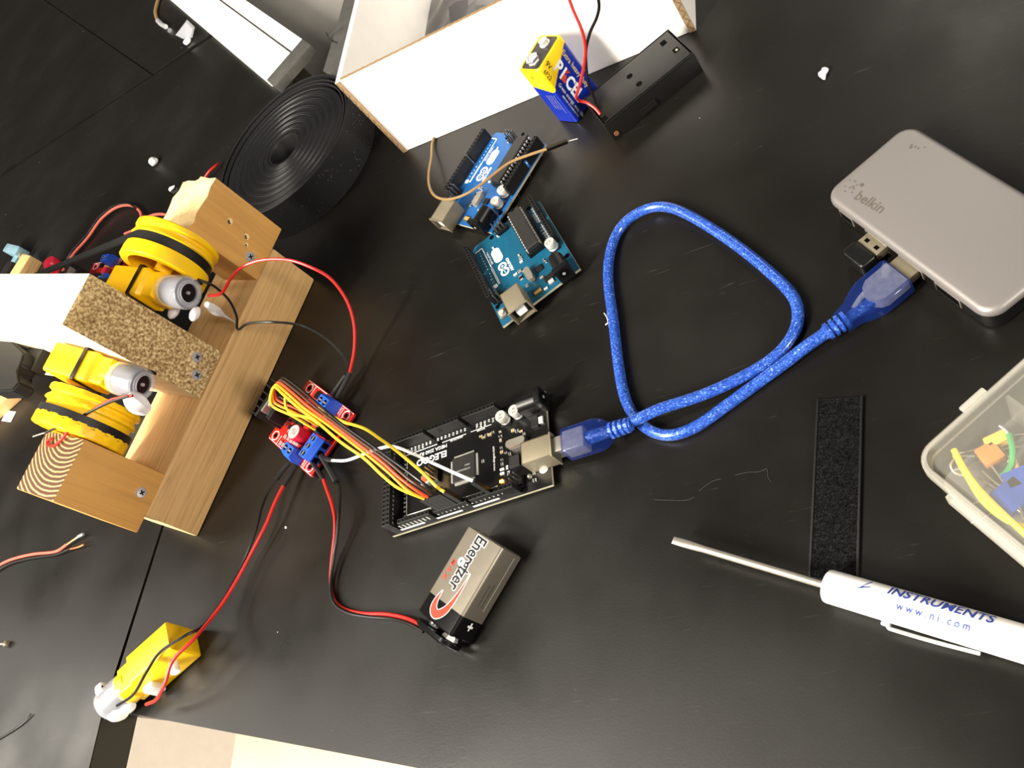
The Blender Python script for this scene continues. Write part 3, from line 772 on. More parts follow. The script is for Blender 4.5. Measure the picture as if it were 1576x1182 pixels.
uno('microcontroller_board', 'teal blue microcontroller board lying flat, nearer the blue cable', (-167.93, 297.23, 3.0), math.radians(111.96), 'pcb_blue', [(25.0, 6.2)], 0)
uno('microcontroller_board', 'bright blue microcontroller board crossed by a tan wire', (-225.6, 348.79, 3.0), math.radians(53.28), 'pcb_blue_bright', [(26.4, 6.6), (18.2, 6.2)], 1)

# tan jumper wire over the upper board
jw = thing('jumper_wire', 'tan jumper wire with a black tip looping over the bright blue board', 'wire', at(688, 307, 0))
o = jw.location/S
def rel(o, l): return [p-o for p in pts_at(l)]
B().tube(rel(o, [(669, 208, 1.4), (665, 222, 2), (664, 242, 6), (660, 266, 12), (661, 287, 17), (670, 302, 19), (688, 307, 19.5), (712, 301, 20), (736, 287, 20), (760, 268, 19.5), (785, 250, 19.5), (817, 237.5, 19), (843, 229, 18)]), .85).build('insulation', 'wire_tan', jw)
q = rel(o, [(841, 230, 18), (873, 217.5, 14)])
B().tube(q, 1.5, 4).build('pin_housing', 'black_plastic', jw, 0)
q = rel(o, [(873, 217.5, 14), (889, 213.5, 13)])
B().tube(q, .32, 6).build('pin', 'steel', jw)
# ================================================================== hub
HA = math.radians(-61.7); H0 = Vector((-38.8, 278.5, 0))
hb = thing('usb_hub', 'silver grey slab of a USB hub with a logo at the right edge', 'usb hub', H0, HA)
HLn, HWd, HHt = 98.5, 47.5, 14.5
bb = B(); bb.rbox(.8, .8, 0.2, HLn-.8, HWd-.8, HHt-2.2, r=6.5, n=6, eb=1.5); bb.build('base_shell', 'hub_black', hb)
bb = B(); bb.rbox(0, 0, HHt-3.6, HLn, HWd, HHt, r=7.5, e=2.6, n=7); bb.build('top_cover', 'hub_grey', hb)
zt = HHt+.05
text(hb, 'brand_lettering', [('belkin', 6.7, (13.0, 6.6, zt), (1, 0.09, 0), (-.09, 1, 0), 'LEFT')], 'hub_ink', 0.018)
bb = B()
for x, y, r in ((8.2, 10.6, .75), (10.6, 13.4, 1.0), (6.6, 13.0, .55), (4.2, 12.2, .45), (10.2, 8.4, .5), (7.2, 7.0, .5), (5.2, 8.6, .4), (8.8, 12.2, .5), (7.4, 9.4, .55), (9.4, 10.0, .5)):
    bb.lathe([(r, 0), (r, .04)], (x, y, HHt-.01), (0, 0, 1), 10)
bb.build('dot_logo', 'hub_ink', hb)
bb = B()
for x, y, r in ((12.2, 38.6, .9), (13.6, 39.8, .7), (15.2, 39.9, .6), (17.0, 41.6, .5), (11.4, 39.6, .6)): bb.lathe([(r, 0), (r*.8, .03)], (x, y, HHt-.01), (0, 0, 1), 8)
for x, y, r in ((52, 43.5, .7), (58, 44.2, 1.0), (62, 43.0, .6), (49, 41.2, .5)): bb.lathe([(r, 0), (r*.8, .03)], (x, y, HHt-.4), (0, 0, 1), 8)
bb.build('smudge', 'hub_ink', hb)
for xc, wd, m_ in ((13, 9, 'black_hole'), (33, 14, 'black_hole'), (54, 14, 'black_hole'), (75, 14, 'black_hole')):
    o = B().box(xc-wd/2, .3, 3.2, xc+wd/2, .95, 9.0, .2).build('usb_port', 'steel', hb)
    B().box(xc-wd/2+.6, .22, 3.8, xc+wd/2-.6, .5, 8.4).build('port_opening', 'black_hole', o, 0)

# ================================================================== black dongle in the hub
def hub_thing(name, label, cat): return thing(name, label, cat, H0, HA)
dg = hub_thing('usb_dongle', 'small black USB dongle plugged into the silver hub', 'usb dongle')
B().box(28.0, -5.2, 4.0, 40.0, 1.0, 8.5, .2).build('metal_shell', 'nickel', dg)
bb = B()
for x in (31, 37): bb.box(x-1.1, -3.4, 8.5, x+1.1, -1.6, 8.54)
bb.build('shell_window', 'black_hole', dg, 0)
bb = B(); bb.rbox(27.2, -13.6, 3.0, 41.0, -5.2, 9.6, r=2.0, e=1.2); bb.build('body', 'black_plastic', dg)

# ================================================================== blue USB cable
uc = thing('usb_cable', 'translucent blue USB cable looped between the black board and the hub', 'cable')
path = [(958, 656, 10), (968, 651, 10), (990, 641, 10), (1018, 628.5, 9.4), (1086, 606, 6), (1154, 574, 3.4), (1198, 544, 3.0), (1222, 512, 3), (1228, 480, 3), (1215, 449, 3), (1171, 407, 3), (1120, 368, 3), (1069, 336, 3.6), (1032, 320, 3.8),
        (1001, 320, 4), (968, 337, 3.8), (947, 364.5, 3), (937, 402, 3), (937, 442, 3), (944, 493, 3), (951, 554, 3), (959, 601, 3), (971, 632, 3), (991, 655.6, 3), (1015, 668, 3), (1042, 668, 3), (1076, 654, 3), (1120, 623, 3), (1164, 591, 3), (1205, 561, 4), (1248, 528, 6), (1262, 517, 6.2)]
def plug_frame(p, d, up=(0, 0, 1)):
    x = Vector(d).normalized(); zz = Vector(up); zz = (zz-x*zz.dot(x)).normalized(); y = zz.cross(x)
    mm = Matrix.Identity(4)
    for i in range(3): mm[i][0], mm[i][1], mm[i][2], mm[i][3] = x[i], y[i], zz[i], p[i]
    return mm
# square plug at the board: axis is the board's own -x
ca, sa = math.cos(math.radians(183.47)), math.sin(math.radians(183.47))
def mega_w(x, y, z): return Vector((-191.46+ca*x-sa*y, 228.0+sa*x+ca*y, 3.0+z))
pb = mega_w(-6.6, 38.0, TOP+5.6); db = at(952, 659, 10.5)-pb; db.normalize()
fm = plug_frame(pb, db)
LB = (at(952, 659, 10.5)-pb).length
B().box(-6, -4.0, -3.8, 6.5, 4.0, 3.8, .5).xf(fm).build('square_plug', 'steel', uc)
def sleeve(par, fm, x0, x1, wy, wz, neck):
    rings = []
    for x, k in ((x0, .90), (x0+.8, 1.0), (x0+2, 1.0), (x1-7, 1.0), (x1-3, .86), (x1, neck)):
        rings.append([(x, y*k, z*k) for y, z in rrect(-wy, -wz, wy, wz, 1.8, 3)])
    o = B().loft(rings).xf(fm).build('plug_sleeve', 'usb_sleeve', par)
    return o
s1 = sleeve(uc, fm, 5.2, LB-4, 7.0, 5.6, .58)
B().box(5.6, -5.4, -4.4, 17, 5.4, 4.4, 1.0).xf(fm).build('plug_core', 'usb_core', s1)
B().lathe([(3.4, 16), (3.0, LB-3)], (0, 0, 0), (1, 0, 0), 14).xf(fm).build('core_wire', 'cable_blue', s1)
def boot(par, fm, x0, n, r=4.2):
    bb = B()
    for k in range(n):
        x = x0+k*2.7
        bb.lathe([(3.2, 0), (r-k*.12, .3), (r-k*.12, 1.7), (3.2, 2.0), (3.1, 2.9)], (x, 0, 0), (1, 0, 0), 14)
    return bb.xf(fm).build('strain_relief', 'cable_blue', par)
boot(uc, fm, LB-4.4, 4)
# flat plug at the hub
ch_, sh_ = math.cos(HA), math.sin(HA)
def hub_w(x, y, z): return Vector((H0.x+ch_*x-sh_*y, H0.y+sh_*x+ch_*y, z))
pa = hub_w(53.4, 0.5, 6.6); ea = at(1262, 517, 6.4); da = (ea-pa); LA = da.length
fa = plug_frame(pa, hub_w(53.4, -10, 6.4)-pa)
da2 = (hub_w(53.4, -30, 6.4)-pa)
B().box(-.4, -6.0, -2.3, 9, 6.0, 2.3, .25).xf(fa).build('flat_plug', 'nickel', uc)
rings = []
for x, wy, wz in ((5.6, 8.4, 4.2), (6.6, 9.0, 4.6), (20, 9.0, 4.6), (25, 7.6, 4.4), (30, 5.2, 4.0), (36, 4.6, 3.8)):
    rings.append([(x, y, z) for y, z in rrect(-wy, -wz, wy, wz, 1.8, 3)])
s2 = B().loft(rings).xf(fa).build('plug_sleeve', 'usb_sleeve', uc)
bb = B(); bb.prism([(5.8, -6.4), (17, -6.4), (20, -4.6), (22, -1), (22, 2), (19.5, 5.2), (17, 6.4), (5.8, 6.4)], -3.2, 3.4); bb.xf(fa).build('plug_core', 'usb_core', s2)
B().tube([(20, 1.4, 0), (25, 1.2, 0), (30, .4, 0), (37, 0, 0)], 2.2, 10, 4).xf(fa).build('core_wire', 'cable_blue', s2)
B().tube([(18, -3.8, .5), (23, -2.8, .8), (28, -1.2, .5)], 1.3, 8, 4).xf(fa).build('core_wire', 'bright_metal', s2)
pe = fa @ Vector((34, 0, 0)); fb = plug_frame(pe, at(1248, 528, 6)-pe)
boot(uc, fb, -1.0, 4, 4.4)
B().tube([at(*p) for p in path[:-2]]+[at(1244, 531, 5.6), pe], 2.75, 14, 8).build('cord', 'cable_blue', uc)

# ================================================================== hook-and-loop strip
vp = [at(1258, 616.5, 0), at(1330, 614, 0), at(1314, 900, 0), at(1245, 893, 0)]
c0 = vp[0]; dx = (vp[1]-vp[0]); ax_ = math.atan2((vp[3]-vp[0]).y, (vp[3]-vp[0]).x)
vs = thing('fastener_strip', 'short black hook-and-loop strip under the screwdriver handle', 'strip', c0, ax_)
LV = (vp[3]-vp[0]).length; WV = 18.6
B().box(0, 0, 0.1, LV, WV, 1.0, .2).build('backing', 'velcro', vs)
# furry pile: many short tufts (nobody could count them)
bb = B(); rnd = random.Random(5)
for k in range(5200):
    x, y = rnd.uniform(.6, LV-.6), rnd.uniform(1.0, WV-1.0); h = rnd.uniform(.5, 1.3); a, b_ = rnd.uniform(-.5, .5), rnd.uniform(-.5, .5); r = .22
    bb._add([(x-r, y, .9), (x+r, y-r, .9), (x, y+r, .9), (x+a, y+b_, .9+h)], [(0, 1, 3), (1, 2, 3), (2, 0, 3)])
tag(bb.build('pile', 'velcro', vs, 0), kind='stuff')
bb = B()
for y in (.5, WV-.5): bb.box(0, y-.45, .9, LV, y+.45, 1.5, .15)
bb.build('selvedge', 'velcro_roll', vs)

# ================================================================== screwdriver
st_ = at(1037, 832, 7.4); sh2 = at(1271, 901, 8.0); dsd = (sh2-st_); dsd.z = 0; LS = dsd.length; asd = math.atan2(dsd.y, dsd.x)
sd = thing('screwdriver', 'pocket screwdriver with a white handle and blue lettering', 'screwdriver', (st_.x, st_.y, 8.2), asd)
rings = []
for x, wy, wz in ((0, 1.6, .35), (5, 1.75, .6), (10, 1.7, 1.1), (14, 1.5, 1.5), (LS+4, 1.5, 1.5)):
    rings.append([(x, wy*math.cos(2*math.pi*k/14), wz*math.sin(2*math.pi*k/14)) for k in range(14)])
B().loft(rings).build('blade', 'steel', sd)
RH = 6.3
B().lathe([(1.6, 0), (RH-1.2, .05), (RH-.3, .7), (RH, 1.8), (RH, 116), (RH-1, 118), (1, 118.5)], (LS, 0, 0), (1, 0, 0), 72).build('handle', 'sd_white', sd)
def sdw(x0, a0):
    def f(x, y):
        a = a0+y/RH; return Vector((LS+x0+x, (RH+.06)*math.cos(a), (RH+.06)*math.sin(a)))
    return f
# angle measured from +y (away side) over the top
text(sd, 'maker_lettering', [('INSTRUMENTS', 5.2, (0, 0, 0), U, V, 'LEFT')], 'sd_ink', 0.02, 0.2, wrap=lambda x, y: Vector((LS+22.5+x, -(RH+.32)*math.cos(math.radians(112)+y/RH), (RH+.32)*math.sin(math.radians(112)+y/RH))))
text(sd, 'address_lettering', [('w w w . n i . c o m', 3.9, (0, 0, 0), U, V, 'LEFT')], 'sd_ink', 0.008, 0, wrap=lambda x, y: Vector((LS+27.0+x*.8, -(RH+.22)*math.cos(math.radians(70)+y/RH), (RH+.22)*math.sin(math.radians(70)+y/RH))))
bb = B(); wq = lambda x, y: Vector((LS+x, -(RH+.14)*math.cos(math.radians(y)), (RH+.14)*math.sin(math.radians(y))))
for k in range(8): bb.quad(wq(11.4+.7*k, 92+3*k), wq(12.1+.7*k, 95+3*k), wq(14.2+.35*k, 104+5.4*(k+1)), wq(13.7+.35*k, 104+5.4*k))
bb.build('eagle_mark', 'sd_ink', sd, 0)
cl = B(); cl.tube([(LS+24, -RH+.3, -1.2), (LS+24.5, -RH-1.5, -1.2), (LS+27, -RH-1.8, -1.3), (LS+40, -RH-1.5, -1.4), (LS+54, -RH-.7, -1.4)], .75, 6, 4)
cl.box(LS+22, -RH-1.5, -2.6, LS+25, -RH+1, .2, .3)
cl.build('pocket_clip', 'bright_metal', sd)

# ================================================================== organiser case
o0 = at(1399, 706, 26); e1 = at(1583, 542, 26)-o0; e2 = at(1600, 906, 26)-o0
ao = math.atan2(e1.y, e1.x)
oc = thing('parts_case', 'translucent plastic parts case at the right edge', 'case', (o0.x, o0.y, 0), ao)
sy = -1
LO, WO, HO = 120.0, 100.0, 26.0
def oc_ring(ins, z, n=7):
    return [(x, -y, z) for x, y in rrect(ins, ins, LO-ins, WO-ins, 9-min(ins, 5), n)]
bb = B(); bb.loft([oc_ring(3.6, 0.2), oc_ring(2.4, 2.5), oc_ring(1.4, HO-5)], cap=False); bb.loft([oc_ring(3.6, .2), oc_ring(3.6, .9)]); bb.build('tub', 'tray', oc)
bb = B(); bb.loft([oc_ring(.2, HO-6), oc_ring(0, HO-5), oc_ring(0, HO-1), oc_ring(.8, HO), oc_ring(2.0, HO), oc_ring(2.6, HO-1.2), oc_ring(3.0, HO-6)], cap=False); bb.build('rim', 'tray_rim', oc)
bb = B(); bb.loft([oc_ring(3.2, HO-2.6), oc_ring(4.2, HO-1.2)], cap=False); bb.loft([oc_ring(4.2, HO-1.9), oc_ring(4.2, HO-1.2)]); bb.build('lid', 'tray', oc)
B().box(39, -4, 1, 40.2, -WO+4, HO-6).build('divider', 'tray', oc, 0)
B().box(25, 2.6, HO-3, 36, -.2, HO-1.2, .8).build('hinge_lug', 'tray_rim', oc)
B().box(-2.2, -18, HO-7, .4, -90, HO-.2, .8).build('latch', 'tray_rim', oc)
def oc_local(p):
    d_ = p-Vector((o0.x, o0.y, 0)); c, s_ = math.cos(ao), math.sin(ao); return Vector((c*d_.x+s_*d_.y, -s_*d_.x+c*d_.y, p.z))
def in_case(l): return [at(*p) for p in l]
bb = B(); bb.tube(in_case([(1468, 692, 10), (1484, 722, 10), (1504, 750, 9.5), (1535, 782, 9), (1580, 824, 8)]), 1.15, 8)
lone(bb.build('hookup_wire', 'wire_yellow'), 'thick yellow wire nearest the case corner', 'wire', 'wires in the parts case')
bb = B(); bb.tube(in_case([(1470, 700, 8), (1490, 735, 7.5), (1512, 770, 7), (1545, 798, 7), (1580, 812, 7)]), 1.05, 8)
lone(bb.build('hookup_wire', 'wire_yellow'), 'yellow wire splitting away to the upper side inside the case', 'wire', 'wires in the parts case')
for (u_, v_, w_, h_, m_, nm, lb) in ((1524, 700, 7.6, 7.6, 'comp_tan', 'capacitor', 'square brown capacitor inside the parts case'), (1534, 678, 8, 4.6, 'comp_yellow', 'capacitor', 'small yellow block capacitor inside the parts case'),
                                 (1556, 765, 13, 10, 'comp_blue', 'potentiometer', 'blue component at the right edge inside the case'), (1567, 738, 9, 7, 'comp_blue', 'terminal_block', 'blue block beside the green wire inside the case')):
    q = at(u_, v_, 6); t_ = thing(nm, lb, 'component', (q.x, q.y, 2.2), ao+random.uniform(-.4, .2))
    B().box(-w_/2, -h_/2, 1.0, w_/2, h_/2, 6.0, .8).build('body', m_, t_)
    B().tube([(-w_/2, 0, 3), (-w_/2-5, 1, 3), (-w_/2-9, 3, 1)], .3, 6).build('lead', 'steel', t_)
    B().tube([(w_/2, 0, 3), (w_/2+5, -2, 3), (w_/2+9, -5, 1)], .3, 6).build('lead', 'steel', t_)
bb = B(); bb.tube(in_case([(1553, 668, 9), (1558, 690, 9), (1557, 712, 8), (1548, 728, 7), (1542, 732, 6)]), 1.1, 8)
t_ = lone(bb.build('hookup_wire', 'comp_green'), 'short green wire inside the parts case', 'wire', 'wires in the parts case')
bb = B(); bb.tube(in_case([(1538, 655, 9), (1547, 662, 9), (1553, 669, 9)]), .5, 6); bb.build('bare_end', 'bright_metal', t_)
for u_, v_, a_ in ((1563, 715, 1.9), (1570, 748, .2)):
    q = at(u_, v_, 7); t_ = thing('resistor', 'tan resistor beside the green wire in the case' if a_ > 1 else 'tan resistor over the blue parts in the case', 'resistor', (q.x, q.y, 6), a_, 'resistors in the parts case')
    B().lathe([(.8, 0), (1.5, .5), (1.5, 1.6), (1.15, 2.2), (1.15, 4.2), (1.5, 4.8), (1.5, 5.9), (.8, 6.4)], (-3.2, 0, 0), (1, 0, 0), 12).build('body', 'comp_resistor', t_)
    B().cyl((-3.2, 0, 0), (-16, 1, -1), .32, n=6).build('lead', 'steel', t_); B().cyl((3.2, 0, 0), (14, 0, -1), .32, n=6).build('lead', 'steel', t_)
for k, l in enumerate(([(1500, 702, 8), (1475, 703, 9), (1463, 715, 9), (1470, 728, 8), (1488, 733, 7)], [(1512, 725, 6), (1535, 745, 6), (1560, 760, 7), (1576, 800, 8)], [(1505, 735, 5), (1530, 750, 6), (1555, 775, 7), (1580, 795, 7)], [(1525, 715, 6), (1543, 740, 6), (1552, 760, 6)])):
    bb = B(); bb.tube(in_case(l), .42, 6)
    lone(bb.build('bare_wire', 'steel'), ('thin bare wire loop left of the brown capacitor in the case', 'thin bare wire crossing to the right edge of the case', 'thin bare wire under the yellow wires in the case', 'short bare wire below the brown capacitor in the case')[k], 'wire', 'bare wires in the parts case')

# ================================================================== black and silver 9 V battery, lying down
en = thing('nine_volt_battery', 'black and silver nine volt battery lying on its side', 'battery', (-256.2, 121.9, 0), math.radians(52.6))
LE, WE, HE = 46.5, 25.2, 17.2
def en_sec(x, ins=0):
    return [(x, -(y), z) for y, z in rrect(ins, ins+.05, WE-ins, HE-ins, 1.8, 4)]
B().loft([en_sec(0, .7), en_sec(.6), en_sec(10.4)]).build('black_end', 'en_black', en)
bb = B(); bb.loft([en_sec(10.4), en_sec(LE-.7), en_sec(LE, .8)])
for f in bb.bm.faces:
    f.normal_update(); c = f.calc_center_median()
    if f.normal.y < -.6 and abs(f.normal.x) < .5: f.material_index = 1
    if f.normal.x > .8: f.material_index = 2
bb.build('wrapper', ['en_silver', 'en_dark', 'en_black'], en)
B().box(16, -WE-.06, 5.4, LE-2, -WE+.02, 5.8).build('side_line', 'silk_dim', en, 0)
zt = HE+.09
text(en, 'brand_outline', [('Energizer', 9.8, (45.4, -8.8, zt-.05), (-.74, 0, 0), (.06, -1, 0), 'LEFT')], 'silk', 0.065, 0.14)
text(en, 'brand_lettering', [('Energizer', 9.8, (45.4, -8.8, zt), (-.74, 0, 0), (.06, -1, 0), 'LEFT')], 'black_ink', 0.02, 0.14)
text(en, 'range_lettering', [('M A X.', 3.7, (29.6, -3.0, zt), (-1, 0, 0), (0, -1, 0), 'LEFT')], 'en_red', 0.02, 0.2)
def swoosh(name, m_, grow, z_):
    P = [(28.0, -16.6, .05), (21.5, -16.7, .7), (14.0, -16.2, 1.6), (7.5, -14.6, 2.8), (3.9, -11.2, 3.2), (5.6, -8.0, 2.8), (9.6, -6.9, 1.6), (14.6, -7.4, .1)]
    c = spline([(x, y, 0) for x, y, w_ in P], 6); ww = spline([(w_, 0, 0) for x, y, w_ in P], 6); bb = B(); L_, R_ = [], []
    for i, p in enumerate(c):
        tn = (c[min(i+1, len(c)-1)]-c[max(i-1, 0)]).normalized(); nn_ = Vector((-tn.y, tn.x, 0)); w_ = max(ww[i].x, .02)+grow
        L_.append((p+nn_*(w_*.62))+Vector((0, 0, z_))); R_.append((p-nn_*(w_*.62))+Vector((0, 0, z_)))
    for i in range(len(c)-1): bb.quad(L_[i], L_[i+1], R_[i+1], R_[i])
    bb.build(name, m_, en, 0)
swoosh('swoosh_outline', 'silk', .55, zt-.03); swoosh('swoosh', 'en_red', .0, zt)
text(en, 'plus_mark', [('+', 7.5, (5.0, -WE-.07, 5.4), (1, 0, 0), (0, 0, 1), 'LEFT')], 'silk', 0.03)
text(en, 'small_print', [('ALKALINE BATTERY', 1.3, (17, -WE-.07, 10.6), (1, 0, 0), (0, 0, 1), 'LEFT'), ('DO NOT RECHARGE', 1.3, (17, -WE-.07, 7.8), (1, 0, 0), (0, 0, 1), 'LEFT')], 'chip')
snap(en, 0.3, -6.4, HE/2, True, (-1, 0, 0)); snap(en, 0.3, -18.8, HE/2, False, (-1, 0, 0))
# snap connector with its two leads
ce, se = math.cos(math.radians(52.6)), math.sin(math.radians(52.6))
def en_w(x, y, z): return Vector((-256.2+ce*x-se*y, 121.9+se*x+ce*y, z))
def en_l(p):
    d_ = p-Vector((-256.2, 121.9, 0)); return Vector((ce*d_.x+se*d_.y, -se*d_.x+ce*d_.y, p.z))
sc = thing('battery_snap', 'black battery snap with red and black leads on the silver battery', 'connector', (-256.2, 121.9, 0), math.radians(52.6))
bb = B(); pts = rrect(-25.0, 1.2, 1.5, HE-1.6, 6.2, 6)
bb.loft([[(-3.2, y, z) for y, z in pts], [(-5.0, y, z) for y, z in pts], [(-6.0, (y+11.7)*.9-11.7, (z-8)*.88+8) for y, z in pts]]); bb.build('cap', 'en_black', sc)
B().tube([en_l(p) for p in pts_at([(497, 736, 8), (502, 750, 8), (507, 764, 9), (512, 780, 10), (515.5, 800, 10), (515, 825, 8), (511, 860, 4), (509, 895, 1.4), (513, 922, 1.4), (530, 937, 1.6), (560, 944, 2), (595, 945, 3), (625, 951, 5), (645, 960, 8), (655, 968, 8)])], 1.0, 10).build('lead_wire', 'wire_red', sc)
B().tube([en_l(p) for p in pts_at([(517, 740, 8), (522.6, 756, 9), (522, 783, 12), (518, 828, 9), (513, 862, 5), (509, 900, 3.2), (514, 928, 3.2), (535, 943, 3), (565, 949, 2.6), (600, 952, 3), (630, 960, 6), (652, 972, 7)])], .95, 10).build('lead_wire', 'wire_black', sc)
B().tube([en_l(p) for p in pts_at([(480, 711, 7), (489, 724, 7.5), (498, 738, 8)])], 1.5, 8).build('pin_housing', 'black_matte', sc)
B().tube([en_l(p) for p in pts_at([(495, 702, 8), (506, 720, 8.5), (518, 742, 8.5)])], 2.0, 8).build('pin_housing', 'black_matte', sc)

# ================================================================== red motor driver board
DA = math.radians(-41.5); D0 = Vector((-394.5, 257.5, 2.4))
def driver(name, label, pos, rz, detail=True):
    dr = thing(name, label, 'circuit board', pos, rz, 'red motor driver boards')
    bb = B(); bb.prism([(1, 0), (56, 0), (57, 1), (57, 44.2), (56, 45.2), (1, 45.2), (0, 44.2), (0, 1)], 0, TOP); bb.build('circuit_board', 'pcb_red', dr, 0)
    pads(dr, [(.6, .5, 56.4, .8), (.6, 44.4, 56.4, 44.7), (10.5, .8, 10.8, 7), (45.6, .8, 45.9, 7), (10.5, 38, 10.8, 44.4), (45.6, 38, 45.9, 44.4)])
    for x, y in ((5.2, 4.4), (51.2, 4.0), (5.8, 40.8), (51.2, 41.0)):
        B().lathe([(3.2, 0), (3.2, .08)], (x, y, TOP), (0, 0, 1), 20).build('hole_ring', 'silk', dr)
        B().lathe([(2.7, 0), (2.7, .1)], (x, y, TOP), (0, 0, 1), 20).build('hole_pad', 'pcb_red', dr)
        B().lathe([(1.6, 0), (1.6, .12)], (x, y, TOP), (0, 0, 1), 16).build('mounting_hole', 'black_hole', dr)
    # heat sink with fins
    bb = B(); bb.box(3.5, 9, TOP, 5.5, 33, TOP+21, .2, 1)
    for k in range(6): y = 9.4+k*4.6; bb.box(-4.5, y, TOP, 4, y+.7, TOP+21)
    bb.build('heat_sink', 'black_matte', dr, 0)
    cp = B().box(5.6, 11.5, TOP+3, 10.2, 30.5, TOP+15, .3, 1).build('driver_chip', 'chip', dr, 0)
    B().box(5.55, 13.5, TOP+14, 7.2, 28.0, TOP+20.5, .2, 1).build('chip_tab', 'steel', cp, 0)
    B().cyl((5, 20.5, TOP+17.5), (8.6, 20.5, TOP+17.5), 2.3, n=14).build('tab_screw', 'bright_metal', cp)
    bb = B()
    for k in range(15): bb.box(7.5+(k % 2)*3, 12.6+k*1.2, TOP, 8.0+(k % 2)*3, 13.2+k*1.2, TOP+3.2)
    bb.build('chip_leg', 'steel', cp, 0)
    def term(x0, y0, nx, ny, face):
        w_, d_ = nx*5.1+.3, ny*7.4
        bb = B(); bb.box(x0, y0, TOP, x0+w_, y0+d_, TOP+7.2, .2, 1)
        bb.box(x0, y0+(1.6 if face < 0 else 0.4), TOP+7, x0+w_, y0+d_-(0.4 if face < 0 else 1.6), TOP+10.2, .3, 1)
        return bb, w_, d_
    def terminal(cx, cy, n_, rot):
        """screw terminal of n_ ways centred at cx,cy, wire side towards local -y turned by rot"""
        bb = B(); w_ = n_*5.1; bb.box(-w_/2, -4.2, TOP, w_/2, 4.2, TOP+6.6, .15, 1)
        bb.loft([[(-w_/2, -4.0, TOP+6.4), (w_/2, -4.0, TOP+6.4), (w_/2, 4.2, TOP+6.4), (-w_/2, 4.2, TOP+6.4)], [(-w_/2, -2.2, TOP+10.2), (w_/2, -2.2, TOP+10.2), (w_/2, 3.8, TOP+10.2), (-w_/2, 3.8, TOP+10.2)]])
        mm = Matrix.Translation((cx, cy, 0)) @ Matrix.Rotation(rot, 4, 'Z')
        o = bb.xf(mm).build('screw_terminal', 'term_blue', dr, 0)
        for k in range(n_):
            x = (k-(n_-1)/2)*5.1
            B().lathe([(1.9, 0), (1.9, .05)], (x, .8, TOP+10.2), (0, 0, 1), 14).xf(mm).build('screw_well', 'black_hole', o)
            B().box(x-1.5, .3, TOP+10.2, x+1.5, 1.3, TOP+10.4).xf(mm).build('screw', 'steel', o, 0)
            B().box(x-1.7, -4.3, TOP+1.2, x+1.7, -4.1, TOP+5.4).xf(mm).build('wire_hole', 'black_hole', o, 0)
        return o
    terminal(36.5, 4.2, 2, 0); terminal(37.6, 41.0, 2, math.pi); terminal(51.6, 14.6, 3, math.pi/2)
    can = B().lathe([(4.7, 0), (5, .5), (5, 9.2), (4.7, 10)], (33.2, 15.4, TOP+1.2), (0, 0, 1), 20).build('capacitor', 'cap_red', dr)
    B().lathe([(4.4, 0), (4.4, .12)], (33.2, 15.4, TOP+11.2), (0, 0, 1), 20).build('capacitor_top', 'cap_silver', can)
    text(can, 'marking', [('220', 2.4, (33.0, 15.6, TOP+11.36), (0, 1, 0), (-1, 0, 0), 'CENTER'), ('35V', 2.4, (35.4, 15.6, TOP+11.36), (0, 1, 0), (-1, 0, 0), 'CENTER')], 'black_ink', .01)
    c2 = B().lathe([(3.9, 0), (4, .5), (4, 7.2), (3.8, 8)], (43.6, 27.0, TOP+.6), (0, 0, 1), 18).build('capacitor', 'cap_red', dr)
    B().box(26.5, 34.6, TOP, 34, 38.6, TOP+2.2, .3, 1).build('regulator', 'tan_smd', dr, 0)
    B().box(15.5, 38.0, TOP, 21, 43, TOP+1.4, .3, 1).build('component', 'black_plastic', dr, 0)
    for x, y in ((15, 3), (18.5, 3.2), (22, 3), (15, 8), (19, 8.4), (22.5, 8), (26, 9), (29, 9.2), (15, 12.4), (23, 22), (23, 27), (26, 24)):
        smd(dr, x, y, 1.6, 2.6, 1.0, 'chip', 'silk')
    for x in (15.5, 21.0, 26.5):  # black blocks added to darken the board centre where it lies in shade
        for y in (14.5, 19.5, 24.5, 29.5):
            if x < 26 or y > 22: B().box(x-2.3, y-1.5, TOP, x+2.3, y+1.5, TOP+2.3, .2, 1).build('shade_block', 'chip', dr, 0)
    pins(dr, 53.4, 25.0, 1, 6, h=8.5)
    text(dr, 'board_lettering', [('OUT1', 1.9, (44.6, 1.4, TOP+.1), (0, 1, 0), (-1, 0, 0), 'LEFT'), ('OUT3', 1.9, (44.6, 38.6, TOP+.1), (0, 1, 0), (-1, 0, 0), 'LEFT'), ('+12V', 1.7, (47.0, 6.2, TOP+.1), U, V, 'LEFT')], 'silk', .01)
    tips(dr, [(10, 8), (10, 36), (34, 4), (38, 41), (53, 12), (53, 34)])
    return dr
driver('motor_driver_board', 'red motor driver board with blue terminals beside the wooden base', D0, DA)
driver('motor_driver_board', 'second red driver board half hidden behind the wooden beam', Vector((-684, 474, 2.4)), math.radians(-16))

